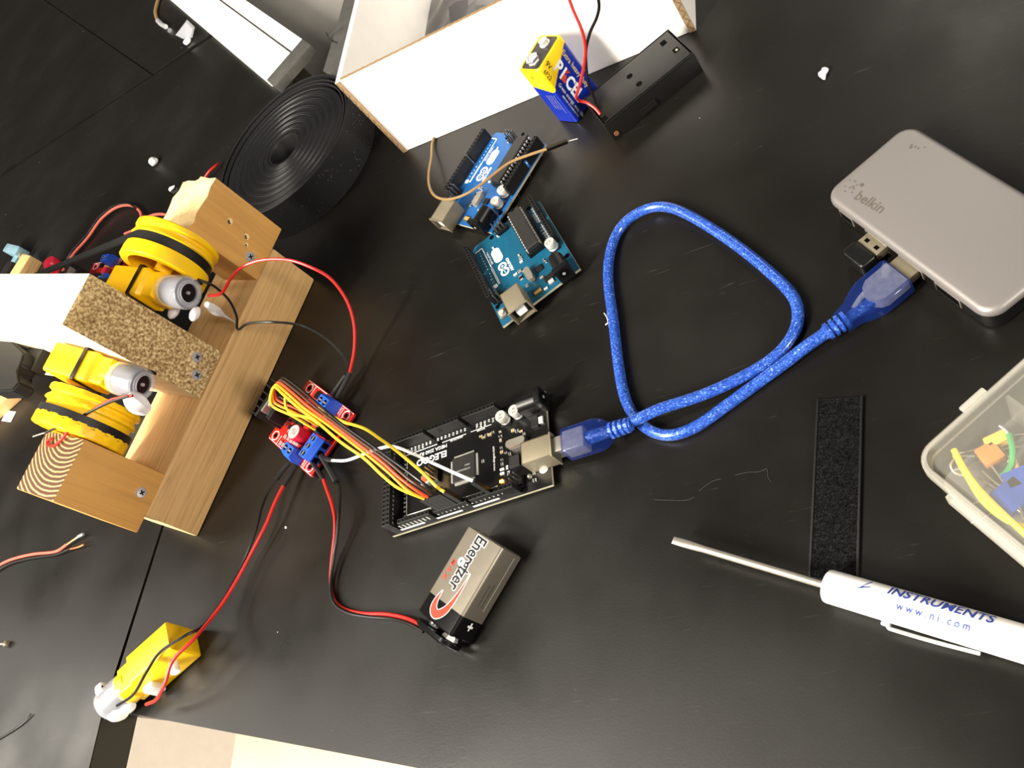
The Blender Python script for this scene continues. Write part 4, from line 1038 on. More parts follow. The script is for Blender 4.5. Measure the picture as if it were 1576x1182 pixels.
# ================================================================== jumper ribbon from driver to black board
rb = thing('jumper_ribbon', 'ribbon of yellow orange red brown and black jumper wires', 'wire ribbon', at(489, 650, 0))
ro = rb.location/S
ends = {'wire_yellow': [(421, 596), (436, 607), (460, 628), (489, 650), (524, 680), (560, 705), (586.5, 730), (613, 751), (648.7, 766)],
        'wire_orange': [(424, 592.5), (441, 604), (467, 627), (499.5, 650), (535, 676.6), (569, 703), (599, 728), (627, 754), (653, 768)],
        'wire_redorange': [(427.5, 589), (446, 601), (474, 625), (508, 650), (547, 680), (585, 708.6), (617, 737), (640, 754), (658, 765)],
        'wire_brown': [(431, 585.5), (451, 597.5), (480, 622), (515.5, 650), (551, 676.6), (595, 708.6), (631, 739), (652, 752), (664, 761)],
        'wire_black': [(435, 582), (456, 594), (487, 620), (522.6, 650), (560, 676.6), (604, 708.6), (640, 735), (660, 750), (671, 757)]}
hz = [50, 51, 50.5, 50, 48, 45, 41, 36, 29]
drw = lambda x, y, z: Vector((D0.x+math.cos(DA)*x-math.sin(DA)*y, D0.y+math.sin(DA)*x+math.cos(DA)*y, D0.z+z))
for k, (m_, l) in enumerate(ends.items()):
    pts = [at(u_, v_, h_)-ro for (u_, v_), h_ in zip(l, hz)]
    # back under the loop to the driver's pin block
    tail = [drw(53.4, 25+2.54*k, 9)-ro, drw(52.5, 25+2.54*k, 20)-ro, drw(46, 24.5+2.4*k, 30)-ro, drw(36, 23+2.3*k, 39)-ro]
    B().tube(tail+pts, .78, 8, 6).build('wire', m_, rb)
    B().box(-1.2, -1.2, 0, 1.2, 1.2, 12).xf(Matrix.Translation(drw(53.4, 25+2.54*k, 4.2)-ro)).build('pin_housing', 'black_plastic', rb, 0)
    hp = mega_w(61.0-2.54*k, 50.8, TOP+8.6)-ro
    B().box(-1.22, -1.22, 0, 1.22, 1.22, 14.2).xf(Matrix.Translation(hp) @ Matrix.Rotation(math.radians(183.47), 4, 'Z')).build('pin_housing', 'black_plastic', rb, 0)
def jumper(label, m_, l, hx, extra=None):
    t_ = thing('jumper_wire', label, 'wire', at(l[0][0], l[0][1], 0))
    o_ = t_.location/S
    B().tube([at(*p)-o_ for p in l], .85, 8, 6).build('insulation', m_, t_)
    hp = mega_w(hx, 50.8, TOP+8.6)-o_
    B().box(-1.22, -1.22, 0, 1.22, 1.22, 14.2).xf(Matrix.Translation(hp) @ Matrix.Rotation(math.radians(183.47), 4, 'Z')).build('pin_housing', 'black_plastic', t_, 0)
    return t_
jumper('single yellow jumper wire arching over the white one', 'wire_yellow', [(500, 640, 38), (515, 643, 38), (531, 650, 38), (560, 659, 38), (586.5, 676.6, 38), (613, 696, 37), (648.7, 726, 33), (672, 749, 29), (684, 757, 27.5)], 47.6)
t_ = jumper('white jumper wire crossing to the middle of the black board', 'wire_white', [(510, 708.6, 10), (533, 708.6, 15), (556, 700.6, 22), (579.4, 691.7, 27), (604, 687, 31), (631, 696, 32), (657.6, 708.6, 31), (690, 723.5, 29.5), (716, 735, 28), (728, 740, 27.4)], 30.6)
o_ = t_.location/S
B().tube([at(494, 703, 8)-o_, at(503, 707, 9)-o_, at(512, 708.6, 10)-o_], 1.6, 6).build('pin_housing', 'black_matte', t_, 0)
bb = B(); bb.tube([at(*p) for p in [(440, 606, 44), (439, 617, 40), (441, 628, 38), (449, 637, 37), (462, 640, 38), (478, 644, 41), (490, 652, 44)]], .85, 8)
lone(bb.build('jumper_wire', 'wire_yellow'), 'short yellow wire loop hanging below the ribbon bend', 'wire')
# ================================================================== wooden chassis with two wheels
FA = math.radians(-112.568); F0 = Vector((-376.95, 379.33, 0))
cf, sf = math.cos(FA), math.sin(FA)
def fl_(p):
    d_ = p-F0; return Vector((cf*d_.x+sf*d_.y, -sf*d_.x+cf*d_.y, p.z))
def fw(x, y, z): return Vector((F0.x+cf*x-sf*y, F0.y+sf*x+cf*y, z))
def f_at(u_, v_, X_):
    """point of the chassis plane x = X_ seen at photo position u,v (chassis coordinates)"""
    d_ = RIGHT*((u_-788)/F)+DOWN*((v_-591)/F)+FWD; c_ = Vector((0, 0, CH)); ax = Vector((cf, sf, 0))
    s_ = (X_-(c_-F0).dot(ax))/d_.dot(ax); return fl_(c_+d_*s_)
M['wood_base'] = wood('wood_base', '#a98450', '#c7a06a', (9, 260, 260))
M['wood_post'] = wood('wood_post', '#b98a48', '#c8954e', (160, 160, 9), distort=1.0)
M['wood_beam'] = wood('wood_beam', '#e6d0a0', '#f2e3bd', (240, 8, 240))
M['wood_light'] = wood('wood_light', '#d7b77a', '#e6cb92', (120, 120, 40))
M['wood_end'] = endgrain('wood_end', (146, -15, 95), '#4c2f19', '#74502f', 430.0)
M['wood_rough'] = roughsawn('wood_rough')
M['wood_hole'] = wood('wood_hole', '#3a2614', '#5a3d22', (200, 200, 200))
wc = thing('wooden_chassis', 'wooden motor chassis with yellow wheels screwed together from timber', 'chassis', F0, FA)
def timber(name, x0, y0, z0, x1, y1, z1, mats, pick, bev=.9, sub=0, jag=0.0):
    bb = B(); bb.box(x0, y0, z0, x1, y1, z1, bev, 2)
    if sub:
        bmesh.ops.subdivide_edges(bb.bm, edges=list(bb.bm.edges), cuts=sub, use_grid_fill=True)
    for f in bb.bm.faces:
        f.normal_update(); f.material_index = pick(f.normal)
    if jag:
        for v in bb.bm.verts:
            if v.co.z > z1-3:
                v.co.z += jag*mnoise.noise(v.co*.11)+.5*jag*mnoise.noise(v.co*.33)
    return bb.build(name, mats, wc, 30)
bs_ = timber('base_board', 0, -53, 0.1, 190, 0, 40, ['wood_base', 'wood_light'], lambda n: 1 if abs(n.x) > .8 else 0, 1.7)
pu = timber('post', -15, -38, 40.05, 25, -.4, 98, ['wood_post', 'wood_light'], lambda n: 1 if n.z > .7 else 0, .8, 5, 3.2)
pl = timber('post', 163, -47, 40.05, 200.5, .4, 95.5, ['wood_post', 'wood_end'], lambda n: 1 if n.z > .7 else 0, .8)
bm_ = timber('beam', 79, -420, 41, 112, .3, 137, ['wood_beam', 'wood_rough'], lambda n: 1 if n.y > .8 else 0, 1.0)
# splintered fibres along the sawn edge of the beam and knocks in the post
bb = B(); rnd = random.Random(11)
for k in range(130):
    x = 79.5+rnd.random()*32; z = 137-abs(rnd.gauss(0, 5)) if rnd.random() < .6 else 137-rnd.random()*60
    l_ = rnd.uniform(1, 3.4); a_ = rnd.uniform(0, 6.28); w_ = .3
    p = Vector((x, .35, z)); q = p+Vector((l_*math.cos(a_), rnd.uniform(.3, 1.4), l_*math.sin(a_))); r = Vector((-math.sin(a_)*w_, .1, math.cos(a_)*w_))
    bb._add([p-r, p+r, q], [(0, 1, 2)])
tag(bb.build('splinter', 'wood_light', bm_, 0), kind='stuff')
for x, z, r in ((3.5, 76, 2.0), (5.0, 61.0, 1.9), (9.6, 58.5, 1.3)):
    B().lathe([(r*1.2, 0), (r*1.1, .2), (r*.8, .3)], (x, -.45, z), (.25, 1, .2), 7).build('torn_fibre', 'wood_light', pu)
    B().lathe([(r*.8, .3), (r*.75, .36)], (x, -.45, z), (0, 1, 0), 9).build('nail_hole', 'wood_hole', pu)
def screw(par, x, y, z, nrm=(0, 1, 0), r=3.5):
    n_ = Vector(nrm).normalized()
    o = B().lathe([(r, -.3), (r, .25), (r*.86, .9), (r*.5, 1.05), (.3, 1.1)], (x, y, z), n_, 18).build('screw', 'bright_metal', par)
    t = n_.orthogonal().normalized(); w = n_.cross(t); c = Vector((x, y, z))+n_*1.0
    bb = B()
    for a, b_ in ((t, w), (w, t)):
        bb.loft([[c+a*1.7+b_*.45, c+a*1.7-b_*.45, c-a*1.7-b_*.45, c-a*1.7+b_*.45], [c+a*1.7+b_*.45+n_*.14, c+a*1.7-b_*.45+n_*.14, c-a*1.7-b_*.45+n_*.14, c-a*1.7+b_*.45+n_*.14]])
    bb.build('screw_recess', 'black_matte', o, 0)
screw(pu, 14.7, -.3, 52.6); screw(pl, 178.1, .5, 49.6); screw(bm_, 90, .4, 55.8); screw(bm_, 99.9, .4, 50.6)

def wheel(x0, x1, yc, zc, R, teeth):
    xm = (x0+x1)/2; w_ = x1-x0; n_ = 60; rings = []
    prof = [(0.0, R-5), (0.0, R-.6), (.03, R), (.13, R), (.17, R-2.0), (.22, R-2.2), (.30, R-.4), (.36, R), (.40, R-2.2), (.60, R-2.2), (.64, R), (.74, R+.4), (.97, R+.4), (1.0, R-.4), (1.0, R-5)]
    for t, r in prof:
        ring = []
        for k in range(n_):
            rr = r-(1.3 if teeth and (t < .05 or t > .95 or .33 < t < .38 or .62 < t < .66) and k % 3 == 0 and r > R-2 else 0)
            a = 2*math.pi*k/n_; ring.append((x0+t*w_, yc+rr*math.cos(a), zc+rr*math.sin(a)))
        rings.append(ring)
    bb = B(); bb.loft(rings, cap=False)
    inner = [[(x, yc+(R-5)*math.cos(2*math.pi*k/n_), zc+(R-5)*math.sin(2*math.pi*k/n_)) for k in range(n_)] for x in (x0, x1)]
    bb.loft(inner, cap=False)
    bb.lathe([(4.5, 0), (R-4.9, 0), (R-4.9, 2.6), (4.5, 2.6)], (xm-1.3, yc, zc), (1, 0, 0), 40)
    bb.lathe([(5.2, 0), (5.2, w_+1)], (x0-.5, yc, zc), (1, 0, 0), 18)
    for k in range(6):
        a = 2*math.pi*k/6+.3
        bb.cyl((xm+2.4, yc+5*math.cos(a), zc+5*math.sin(a)), (xm+2.4, yc+(R-4.5)*math.cos(a), zc+(R-4.5)*math.sin(a)), 1.6, n=8)
    if teeth: bb.lathe([(.5, 0), (R-4.8, 0), (R-4.8, 1.2), (.5, 1.2)], (x1-1.6, yc, zc), (1, 0, 0), 40)
    return bb.build('wheel', 'yellow', wc, 35)
WU = (28.0, 53.0, -12.5, 94.0, 26.0); WL = (136.5, 161.8, -30.0, 84.5, 27.0)
w1 = wheel(*WU, False); w2 = wheel(*WL, True)
B().cyl((50, WU[2], WU[3]), (60, WU[2], WU[3]), 2.7, n=12).build('axle', 'black_plastic', w1)
B().lathe([(4.4, 0), (4.4, 5)], (52.6, WU[2], WU[3]), (1, 0, 0), 14).build('hub_cap', 'black_matte', w1)

def gear_motor(par, origin, axis, side, labels=None, sub=True, cap_alpha=True):
    """geared motor; x runs along the motor, can end at x=0; y is the shaft direction"""
    x = Vector(axis).normalized(); y = Vector(side); y = (y-x*y.dot(x)).normalized(); z = x.cross(y)
    mm = Matrix.Identity(4)
    for i in range(3): mm[i][0], mm[i][1], mm[i][2], mm[i][3] = x[i], y[i], z[i], origin[i]
    bb = B()
    rings = []
    for px, hy, hz_ in ((-66, 8.4, 9.2), (-65, 9.4, 11.2), (-32, 9.4, 11.2), (-30.5, 8.6, 8.8), (-21, 8.4, 8.8)):
        rings.append([(px, a, c) for a, c in rrect(-hy, -hz_, hy, hz_, 1.6, 3)])
    bb.loft(rings)
    bb.lathe([(9.6, -24), (9.6, -17)], (0, 0, 0), (1, 0, 0), 24)
    body = bb.xf(mm).build('gear_motor', 'yellow_motor', par)
    sp = body if sub else par
    B().lathe([(8.8, -18), (8.8, -3), (7.6, -1.6), (4, -1.2)], (0, 0, 0), (1, 0, 0), 24).xf(mm).build('motor_can', 'can_metal', sp)
    B().lathe([(10.1, -19), (10.1, -2.2), (9.4, -.3), (8.6, 0), (5.5, 0), (5.5, -1.0)], (0, 0, 0), (1, 0, 0), 24, cap=False).xf(mm).build('clear_cap', 'clear_plastic', sp)
    B().lathe([(7.8, .05), (7.8, .6), (5.6, .6), (5.6, .05)], (0, 0, 0), (1, 0, 0), 24, cap=False).xf(mm).build('cap_ring', 'clear_plastic', sp)
    B().lathe([(5.4, -1.1), (5.4, -.9)], (0, 0, 0), (1, 0, 0), 18).xf(mm).build('end_bell', 'black_plastic', sp)
    B().lathe([(1.2, -.9), (1.0, .2)], (0, 0, 0), (1, 0, 0), 10).xf(mm).build('shaft_tip', 'bright_metal', sp)
    B().box(-4.5, -10.3, 2.0, -.4, -8.6, 6.0, .4).xf(mm).build('terminal_slot', 'black_matte', sp)
    return body, mm
g1, m1 = gear_motor(wc, (64.5, 22.5, 91.0), (0, 1, -.10), (1, 0, 0))
g2, m2 = gear_motor(wc, (122.6, 12.0, 85.0), (0, .95, -.30), (1, 0, 0))
# glue, zip ties and leads of the two fixed motors
bb = B(); bb.tube([fl_(p) for p in [at(318, 468, 76), at(332, 478, 66), at(345, 486, 56), at(362, 496, 44)]], 2.7, 8, 4, radii=lambda t: .35+1.0*math.sin(math.pi*min(1, t*1.3+.12))*(1-t*.6) if t < .7 else .55*(1-t)+.12); bb.build('glue_blob', 'glue', g1)
bb = B(); bb.ball(fl_(at(268, 478, 80)), 6, 4, 3); bb.ball(fl_(at(300, 483, 78)), 5, 3, 3); bb.build('glue_blob', 'glue', g1)
bb = B(); bb.tube([fl_(p) for p in [at(196, 608, 90), at(210, 620, 84), at(226, 632, 76)]], 5.2, 8, 4, radii=lambda t: .7+.5*math.sin(math.pi*t)); bb.build('glue_blob', 'glue', g2)
def strap(par, mm, px, hy=9.8, hz_=11.6):
    pts = [(px, a, c) for a, c in rrect(-hy, -hz_, hy, hz_, 1.2, 2)]
    bb = B(); bb.loft([[(px-1.3, y, z) for _, y, z in pts], [(px-1.3, y*1.08, z*1.07) for _, y, z in pts], [(px+1.3, y*1.08, z*1.07) for _, y, z in pts], [(px+1.3, y, z) for _, y, z in pts]], cap=False)
    bb.xf(mm); return bb.build('zip_tie', 'black_plastic', par)
strap(g1, m1, -38); strap(g2, m2, -40)
B().box(-41.5, -13.5, 10, -35.5, -8, 15, .6).xf(m1).build('tie_head', 'black_plastic', g1)
B().tube([fl_(p) for p in pts_at([(321, 455, 80), (333, 454, 78), (343, 449, 76), (356, 428, 74), (373, 411, 72), (404, 400, 70), (444, 400, 64), (480, 412, 56), (510, 430, 46), (534, 463, 33), (545, 500, 22), (545, 540, 13), (538, 574, 9)])], .95, 8, 6).build('lead_wire', 'wire_red', g1)
B().tube([fl_(p) for p in pts_at([(305, 430, 84), (318, 435, 82), (333, 443, 78), (353, 463, 68), (364, 487, 56), (366, 507, 48), (383, 498, 50), (424, 496, 46), (465, 501.5, 32), (500, 520, 20), (522, 540, 12), (535, 562, 9), (536, 580, 9)])], .8, 8, 6).build('lead_wire', 'wire_black', g1)
B().tube([fl_(p) for p in pts_at([(538, 574, 9), (528, 594, 8), (518, 612, 7)])], 1.5, 8).build('pin_housing', 'black_matte', g1)
B().tube([fl_(p) for p in pts_at([(532, 578, 8), (522, 592, 7.5), (511, 608, 7)])], 1.5, 8).build('pin_housing', 'black_matte', g1)
B().tube([fl_(p) for p in pts_at([(204, 609, 92), (185, 612, 94), (167.5, 617, 95), (134, 637, 97), (112, 656, 98), (95, 676, 98), (83, 686, 97.2), (74, 685, 97.2), (74, 678, 97.4), (80, 675, 97.6)])], .85, 8, 6).build('lead_wire', 'wire_red', g2)
B().tube([fl_(p) for p in pts_at([(198, 610, 93), (167, 620, 96), (126, 640, 98), (92, 656, 99), (70, 666, 99)])], .7, 8, 6).build('lead_wire', 'wire_black', g2)
B().tube([fl_(p) for p in pts_at([(70, 666, 99), (60, 669, 99), (51, 672, 99)])], .5, 6, 4).build('bare_end', 'steel', g2)

def belt(name, label, xc, wd, yc, zc, R, far):
    """flat toothed belt: round the front of the wheel and back to far=(y,z) ends"""
    pts = []
    (ya, za), (yb, zb) = far
    pts += [(ya+(yc-ya)*k/10, za+(zc+R-za)*k/10) for k in range(0, 10)]
    for k in range(0, 37): a = math.radians(95-k*5.2); pts.append((yc+R*math.cos(a), zc+R*math.sin(a)))
    pts += [(yc+(yb-yc)*k/10, zc-R+(zb-zc+R)*k/10) for k in range(1, 11)]
    L_ = []
    for i, p in enumerate(pts):
        a, c = pts[max(i-1, 0)], pts[min(i+1, len(pts)-1)]; tn = Vector((c[0]-a[0], c[1]-a[1])).normalized(); nn_ = Vector((-tn.y, tn.x))
        L_.append([(xc-wd/2, p[0], p[1]), (xc+wd/2, p[0], p[1]), (xc+wd/2, p[0]+nn_.x*1.3, p[1]+nn_.y*1.3), (xc-wd/2, p[0]+nn_.x*1.3, p[1]+nn_.y*1.3)])
    bb = B(); bb.loft(L_); return bb.build('belt', 'belt', name, 30)
belt(w1, 'black rubber belt', 40.5, 5.6, WU[2], WU[3], WU[4]-2.1, ((-252, 70), (-240, 60)))
rr_ = WL[4]-2.1; ring = []
for k in range(48):
    a_ = 2*math.pi*k/48; c_, s_ = math.cos(a_), math.sin(a_)
    ring.append([(150.2, WL[2]+rr_*c_, WL[3]+rr_*s_), (156.0, WL[2]+rr_*c_, WL[3]+rr_*s_), (156.0, WL[2]+(rr_+2.4)*c_, WL[3]+(rr_+2.4)*s_), (150.2, WL[2]+(rr_+2.4)*c_, WL[3]+(rr_+2.4)*s_)])
bb = B(); bb.loft(ring+[ring[0]], cap=False); bb.build('belt', 'belt', w2, 30)
# black plastic bracket on the flank of the beam
pb_ = [fl_(at(u_, v_, 104)) for u_, v_ in ((-14, 524), (18, 524), (37, 542), (31, 560), (22, 572), (29, 588), (18, 601), (-14, 603))]
bb = B(); bb.prism([(p.x, p.y) for p in pb_], 92, 104); bmesh.ops.bevel(bb.bm, geom=list(bb.bm.edges), offset=1.2, segments=2, affect='EDGES')
bb.build('bracket', 'black_matte', bm_)
bb = B(); bb.box(112, -126, 88, 128, -104, 97, .5); bb.build('bracket_foot', 'black_matte', bm_)

# ================================================================== loose yellow motor at the table corner
ea_ = at(168, 1088, 10); eb_ = at(281, 988, 10); dm = (ea_-eb_); dm.z = 0
lm_ = thing('gear_motor', 'loose yellow gear motor lying at the bottom left table corner', 'motor', (ea_.x, ea_.y, 0), math.atan2(dm.y, dm.x))
def lm_l(p):
    a = math.atan2(dm.y, dm.x); c, s_ = math.cos(a), math.sin(a); d_ = p-Vector((ea_.x, ea_.y, 0)); return Vector((c*d_.x+s_*d_.y, -s_*d_.x+c*d_.y, p.z))
g3, m3 = gear_motor(lm_, (0, 0, 11.4), (1, 0, 0), (0, 1, 0), sub=False)
g3.name = 'gearbox'
B().cyl((-55, 15.5, 11.4), (-55, 9.4, 11.4), 2.7, n=12).build('axle', 'sd_white', lm_)
B().box(-38, 13.0, 3, -31, 9.2, 13, .5).build('mount_tab', 'sd_white', lm_)
B().box(-4.5, -13, 8, 1.5, -7, 18, 1.6).build('cap_clip', 'sd_white', lm_)
bb = B(); bb.ball((-5, 8.5, 9), 6, 2.6, 6); bb.ball((-13, 10, 9), 6, 2, 4); bb.build('glue_blob', 'glue', lm_)
B().tube([lm_l(p) for p in pts_at([(436, 748, 8), (423, 774, 9), (410.7, 804.6, 9), (401, 824, 9), (385, 855, 8), (365, 892, 8), (345, 925, 10), (325, 952, 14), (298, 984, 22), (266.5, 1016, 24), (254, 1051, 20), (241, 1076, 14), (225, 1084, 11)])], 1.0, 8, 6).build('lead_wire', 'wire_red', lm_)
B().tube([lm_l(p) for p in pts_at([(425, 738, 8), (411, 760, 9), (402, 783, 10), (396, 808, 10), (386, 838, 9), (369, 876, 7), (343, 924, 9), (312, 963, 16), (285.5, 978, 23), (247, 1003, 24.5), (225, 1035, 24), (206, 1068, 22), (180, 1086, 20)])], .85, 8, 6).build('lead_wire', 'wire_black', lm_)
for q in ([(444, 713, 6), (434, 725, 7), (425, 738, 8)], [(455, 716, 6), (446, 732, 7), (436, 748, 8)]):
    B().tube([lm_l(p) for p in pts_at(q)], 1.5, 8).build('pin_housing', 'black_matte', lm_)

# ================================================================== roll of hook-and-loop tape
rl = thing('fastener_roll', 'big roll of black hook-and-loop tape behind the wooden post', 'tape roll', (-400, 494, 0))
HR = 29.0; prof = [(15.5, 0.2), (15.5, HR-1)]
r = 15.5
while r < 57: prof += [(r+.2, HR-.1+.15*math.sin(r)), (r+1.25, HR+.15*math.sin(r)), (r+1.45, HR-.28), (r+1.6, HR-.28)]; r += 1.65
prof += [(58.2, HR-.6), (58.6, HR-1.2), (58.6, .2), (15.5, .2)]
B().lathe(prof, (0, 0, 0), (0, 0, 1), 72, cap=False).build('coil', 'velcro_side', rl, 25)
for r, ox, oy, h in ((61.0, -.6, 1.6, HR+.6), (63.4, -1.0, 3.2, HR+.2), (66.2, -1.6, 5.6, HR+.8)):
    B().lathe([(r-1.6, .2), (r-1.6, h-.3), (r-.8, h), (r-.2, h-.3), (r, .2), (r-1.6, .2)], (ox, oy, 0), (0, 0, 1), 72, cap=False).build('loose_wrap', 'velcro_roll', rl, 30)
B().lathe([(13.4, .2), (13.4, HR-2), (13.9, HR-.4), (15.2, HR-.2), (15.4, HR-2), (15.4, .2), (13.4, .2)], (0, 0, 0), (0, 0, 1), 40, cap=False).build('core', 'chip', rl)
bb = B(); rnd = random.Random(4)
for k in range(150):
    a = rnd.uniform(-1.5, .6); z_ = rnd.uniform(2, HR-2); p = Vector((-1.6+66.3*math.cos(a), 5.6+66.3*math.sin(a), z_)); w_ = rnd.uniform(.12, .35)
    bb._add([p+Vector((0, 0, -w_)), p+Vector((w_*math.sin(a), -w_*math.cos(a), 0)), p+Vector((.3*math.cos(a), .3*math.sin(a), w_))], [(0, 1, 2)])
tag(bb.build('lint_flecks', 'lint', rl, 0), kind='stuff')

# ================================================================== things behind the chassis
tw = thing('twin_wire', 'red and black twin wire looped behind the yellow wheel', 'wire', at(150, 360, 0)); o_ = tw.location/S
lp = [(96, 418, 3), (112, 392, 3), (135, 366, 3), (155, 338, 4), (178, 320, 4), (200, 316, 4), (214, 324, 4), (217, 336, 4), (208, 352, 3), (192, 360, 3)]
B().tube([at(*p)-o_ for p in lp], 1.3, 8).build('red_core', 'wire_salmon', tw)
B().tube([at(u_-3, v_-2.5, z_+.6)-o_ for u_, v_, z_ in lp[:7]], 1.1, 8).build('black_core', 'wire_black', tw)
tw2 = thing('twin_wire', 'salmon red wire arching from behind the yellow wheel', 'wire', at(240, 332, 0)); o_ = tw2.location/S
B().tube([at(*p)-o_ for p in [(208, 352, 4), (222, 338, 6), (236, 331, 8), (252, 330, 8), (268, 336, 6), (285, 348, 4)]], 1.3, 8).build('red_core', 'wire_salmon', tw2)
bb = B(); bb.tube([at(*p) for p in [(308, 292, 2), (314, 276, 4), (322, 264, 6), (331, 256, 5), (336, 252, 3)]], 1.1, 8)
lone(bb.build('wire_end', 'wire_red'), 'thin red wire end poking up between post and tape roll', 'wire')
rc = at(92, 418, 0); t_ = thing('push_button', 'red round push button behind the wooden beam', 'button', rc)
B().lathe([(9, 0.1), (9, 5), (7.6, 5.2), (7.6, 13), (6, 15.5), (2, 16.5)], (0, 0, 0), (0.25, 0.1, 1), 20).build('cap', 'cap_red', t_)
B().box(-10, -10, .1, 10, 10, 4, .6).build('base', 'black_plastic', t_)
# clamp, wood offcuts, black bracket at the left edge
cl0 = at(4, 441, 0); t_ = thing('clamp', 'grey blue metal clamp at the left edge of the table', 'clamp', cl0, math.radians(60))
B().box(-60, -5, .2, 40, 6, 5, .8).build('bar', 'clamp_blue', t_); B().box(34, -16, .2, 44, 20, 13, 1.5).build('jaw', 'clamp_blue', t_)
B().box(-50, -22, .2, 26, -8, 12, 1.0).build('pad', 'black_matte', t_)
B().cyl((36, -20, 7), (36, -26, 7), 4).build('knob', 'steel', t_)
q = at(40, 434, 0); o = B(); o.box(-24, -12, .2, 24, 10, 14, .8); o = o.build('wood_offcut', 'wood_base'); o.location = q*S; o.rotation_euler = (0, 0, math.radians(62))
lone(o, 'small wood offcut beside the grey blue clamp', 'offcut')
q = at(6, 628, 0); o = B(); o.box(-30, -11, .2, 26, 11, 11, .8); o = o.build('wood_offcut', 'wood_base'); o.location = q*S; o.rotation_euler = (0, 0, math.radians(24))
lone(o, 'wood offcut at the left edge below the wooden beam', 'offcut')
q = at(14, 641, 0); o = B(); o.box(-9, -5, .1, 9, 5, .5); o = o.build('paper_scrap', 'lint', None, 0); o.location = q*S; o.rotation_euler = (0, 0, math.radians(-20)); lone(o, 'white paper scrap beside the lower wood offcut', 'paper')
# stripped wire pair
t_ = thing('stripped_wire', 'red and black wire pair with stripped ends near the wooden base', 'wire', at(60, 855, 0)); o_ = t_.location/S
B().tube([at(*p)-o_ for p in [(-12, 876, 1.2), (15, 862, 1.2), (50, 853, 1.2), (85, 849, 1.2), (103, 838, 2)]], 1.1, 8).build('red_core', 'wire_salmon', t_)
B().tube([at(*p)-o_ for p in [(-12, 884, 1.2), (15, 868, 1.2), (50, 859, 1.2), (85, 854, 1.2), (108, 845, 2)]], 1.0, 8).build('black_core', 'wire_black', t_)
B().tube([at(*p)-o_ for p in [(103, 838, 2), (116, 829, 3), (127, 822, 3)]], .8, 6).build('bare_end', 'copper', t_)
B().tube([at(*p)-o_ for p in [(108, 845, 2), (120, 842, 2.5), (129, 838, 3)]], .7, 6).build('bare_end', 'copper', t_)
B().tube([at(*p)-o_ for p in [(120, 826, 3), (128, 822, 3.2)]], 1.1, 6).build('solder_tip', 'bright_metal', t_)
# loose screw, wire snippet
q = at(8, 992, 0); t_ = thing('screw', 'small loose screw at the left table edge', 'screw', (q.x, q.y, 2.2), math.radians(-8))
B().cyl((-16, 0, 0), (4, 0, 0), 1.1, n=10).build('shank', 'steel', t_); B().lathe([(1.2, 4), (2.4, 4.6), (2.6, 5.4), (1.6, 6.2)], (0, 0, 0), (1, 0, 0), 14).build('head', 'steel', t_)
bb = B(); bb.tube([at(*p) for p in [(-10, 1142, .6), (10, 1130, .8), (30, 1117, .8), (42, 1106, 1), (47, 1099, 1.2)]], .55, 6)
lone(bb.build('wire_snippet', 'wire_black'), 'thin dark wire snippet at the bottom left edge', 'wire')
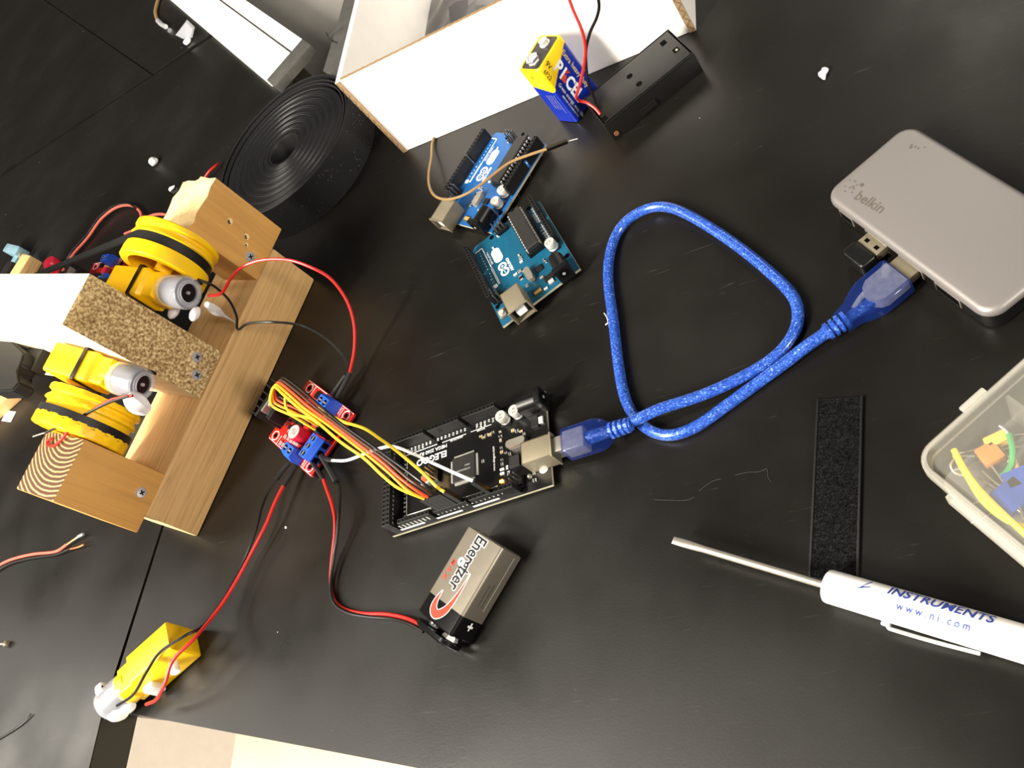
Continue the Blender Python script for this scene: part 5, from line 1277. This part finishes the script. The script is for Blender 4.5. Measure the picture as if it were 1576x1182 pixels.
# lint and glue crumbs
def crumb(label, u_, v_, r, m_='lint', sq=(1, .7, .6), seed=1):
    p = at(u_, v_, 0); bb = B(); bb.ball((0, 0, r*sq[2]), r*sq[0], r*sq[1], r*sq[2], 12)
    for v in bb.bm.verts: v.co += Vector((1, 1, 0))*(.5*r*mnoise.noise(v.co*(1.1/r)+Vector((seed*7, 0, 0))))
    o = bb.build('crumb', m_); o.location = p*S; o.rotation_euler = (0, 0, seed*1.1); lone(o, label, 'crumb', 'white crumbs on the tables')
crumb('large white crumb on the left table above the post', 240, 252, 6.0, seed=2)
crumb('small white shred of lint beside the wooden post', 266, 291, 4.2, sq=(1, .5, .35), seed=3)
crumb('white crumb on the table above the silver hub', 1270, 116, 3.6, seed=4, sq=(1, .7, .5))
crumb('tiny white speck below the wooden base', 441, 812, .9, seed=5)
bb = B(); bb.tube([at(*p) for p in [(930, 482, 1), (934, 488, 2), (936, 496, 2), (932, 500, 1)]], .3, 5); lone(bb.build('lint_thread', 'lint'), 'white lint thread beside the blue cable', 'lint')
bb = B(); bb.tube([at(*p) for p in [(502, 50, 1), (506, 58, 2), (512, 64, 2), (519, 66, 1.5)]], .5, 5); bb.tube([at(*p) for p in [(507, 58, 2), (512, 50, 4), (521, 44, 4)]], .4, 5)
lone(bb.build('lint_thread', 'chip_grey'), 'dark thread caught on the table edge beside the box', 'lint')
for l, lb in (([(1132, 731, .3), (1150, 727, .5), (1168, 726, .4), (1180, 722, .5), (1182, 734, .3), (1187, 742, .3)], 'fine lint hair on the table between cable loop and strip'),
              ([(1007, 769, .3), (1030, 770, .4), (1055, 770, .4), (1069, 765, .3)], 'fine lint hair on the table above the screwdriver tip'),
              ([(1076, 756, .3), (1085, 748, .4), (1098, 740, .4), (1110, 737, .3)], 'curved lint hair right of the straight one above the screwdriver')):
    bb = B(); bb.tube([at(*p) for p in l], .07, 5); lone(bb.build('lint_hair', 'lint_grey'), lb, 'lint', 'lint hairs on the table')
# cord and clear scrap by the white strip
t_ = thing('earphone_cord', 'pale cord with a metal sleeve in the top left corner', 'cord', at(242, 20, 0)); o_ = t_.location/S
B().tube([at(*p)-o_ for p in [(250, -20, 3), (243, 0, 3), (239, 18, 3), (243, 32, 3), (250, 38, 3)]], 1.9, 8).build('cord', 'wire_tan', t_)
B().tube([at(*p)-o_ for p in [(243, 32, 3), (248, 37, 3), (255, 41, 3)]], 2.8, 10).build('sleeve', 'bright_metal', t_)
bb = B(); bb.loft([[at(288, 30, 14), at(300, 42, 10), at(296, 58, 3), at(282, 60, 3), at(270, 54, 3)], [at(286, 34, 18), at(297, 45, 13), at(293, 57, 5), at(284, 58, 5), at(276, 54, 5)]])
lone(bb.build('plastic_scrap', 'clear_plastic', None, 0), 'crumpled clear plastic scrap beside the white cover strip', 'plastic scrap')
crumb('grey white bead beside the clear plastic scrap', 292, 66, 5, seed=6)

# every top-level mesh gets its origin where it stands
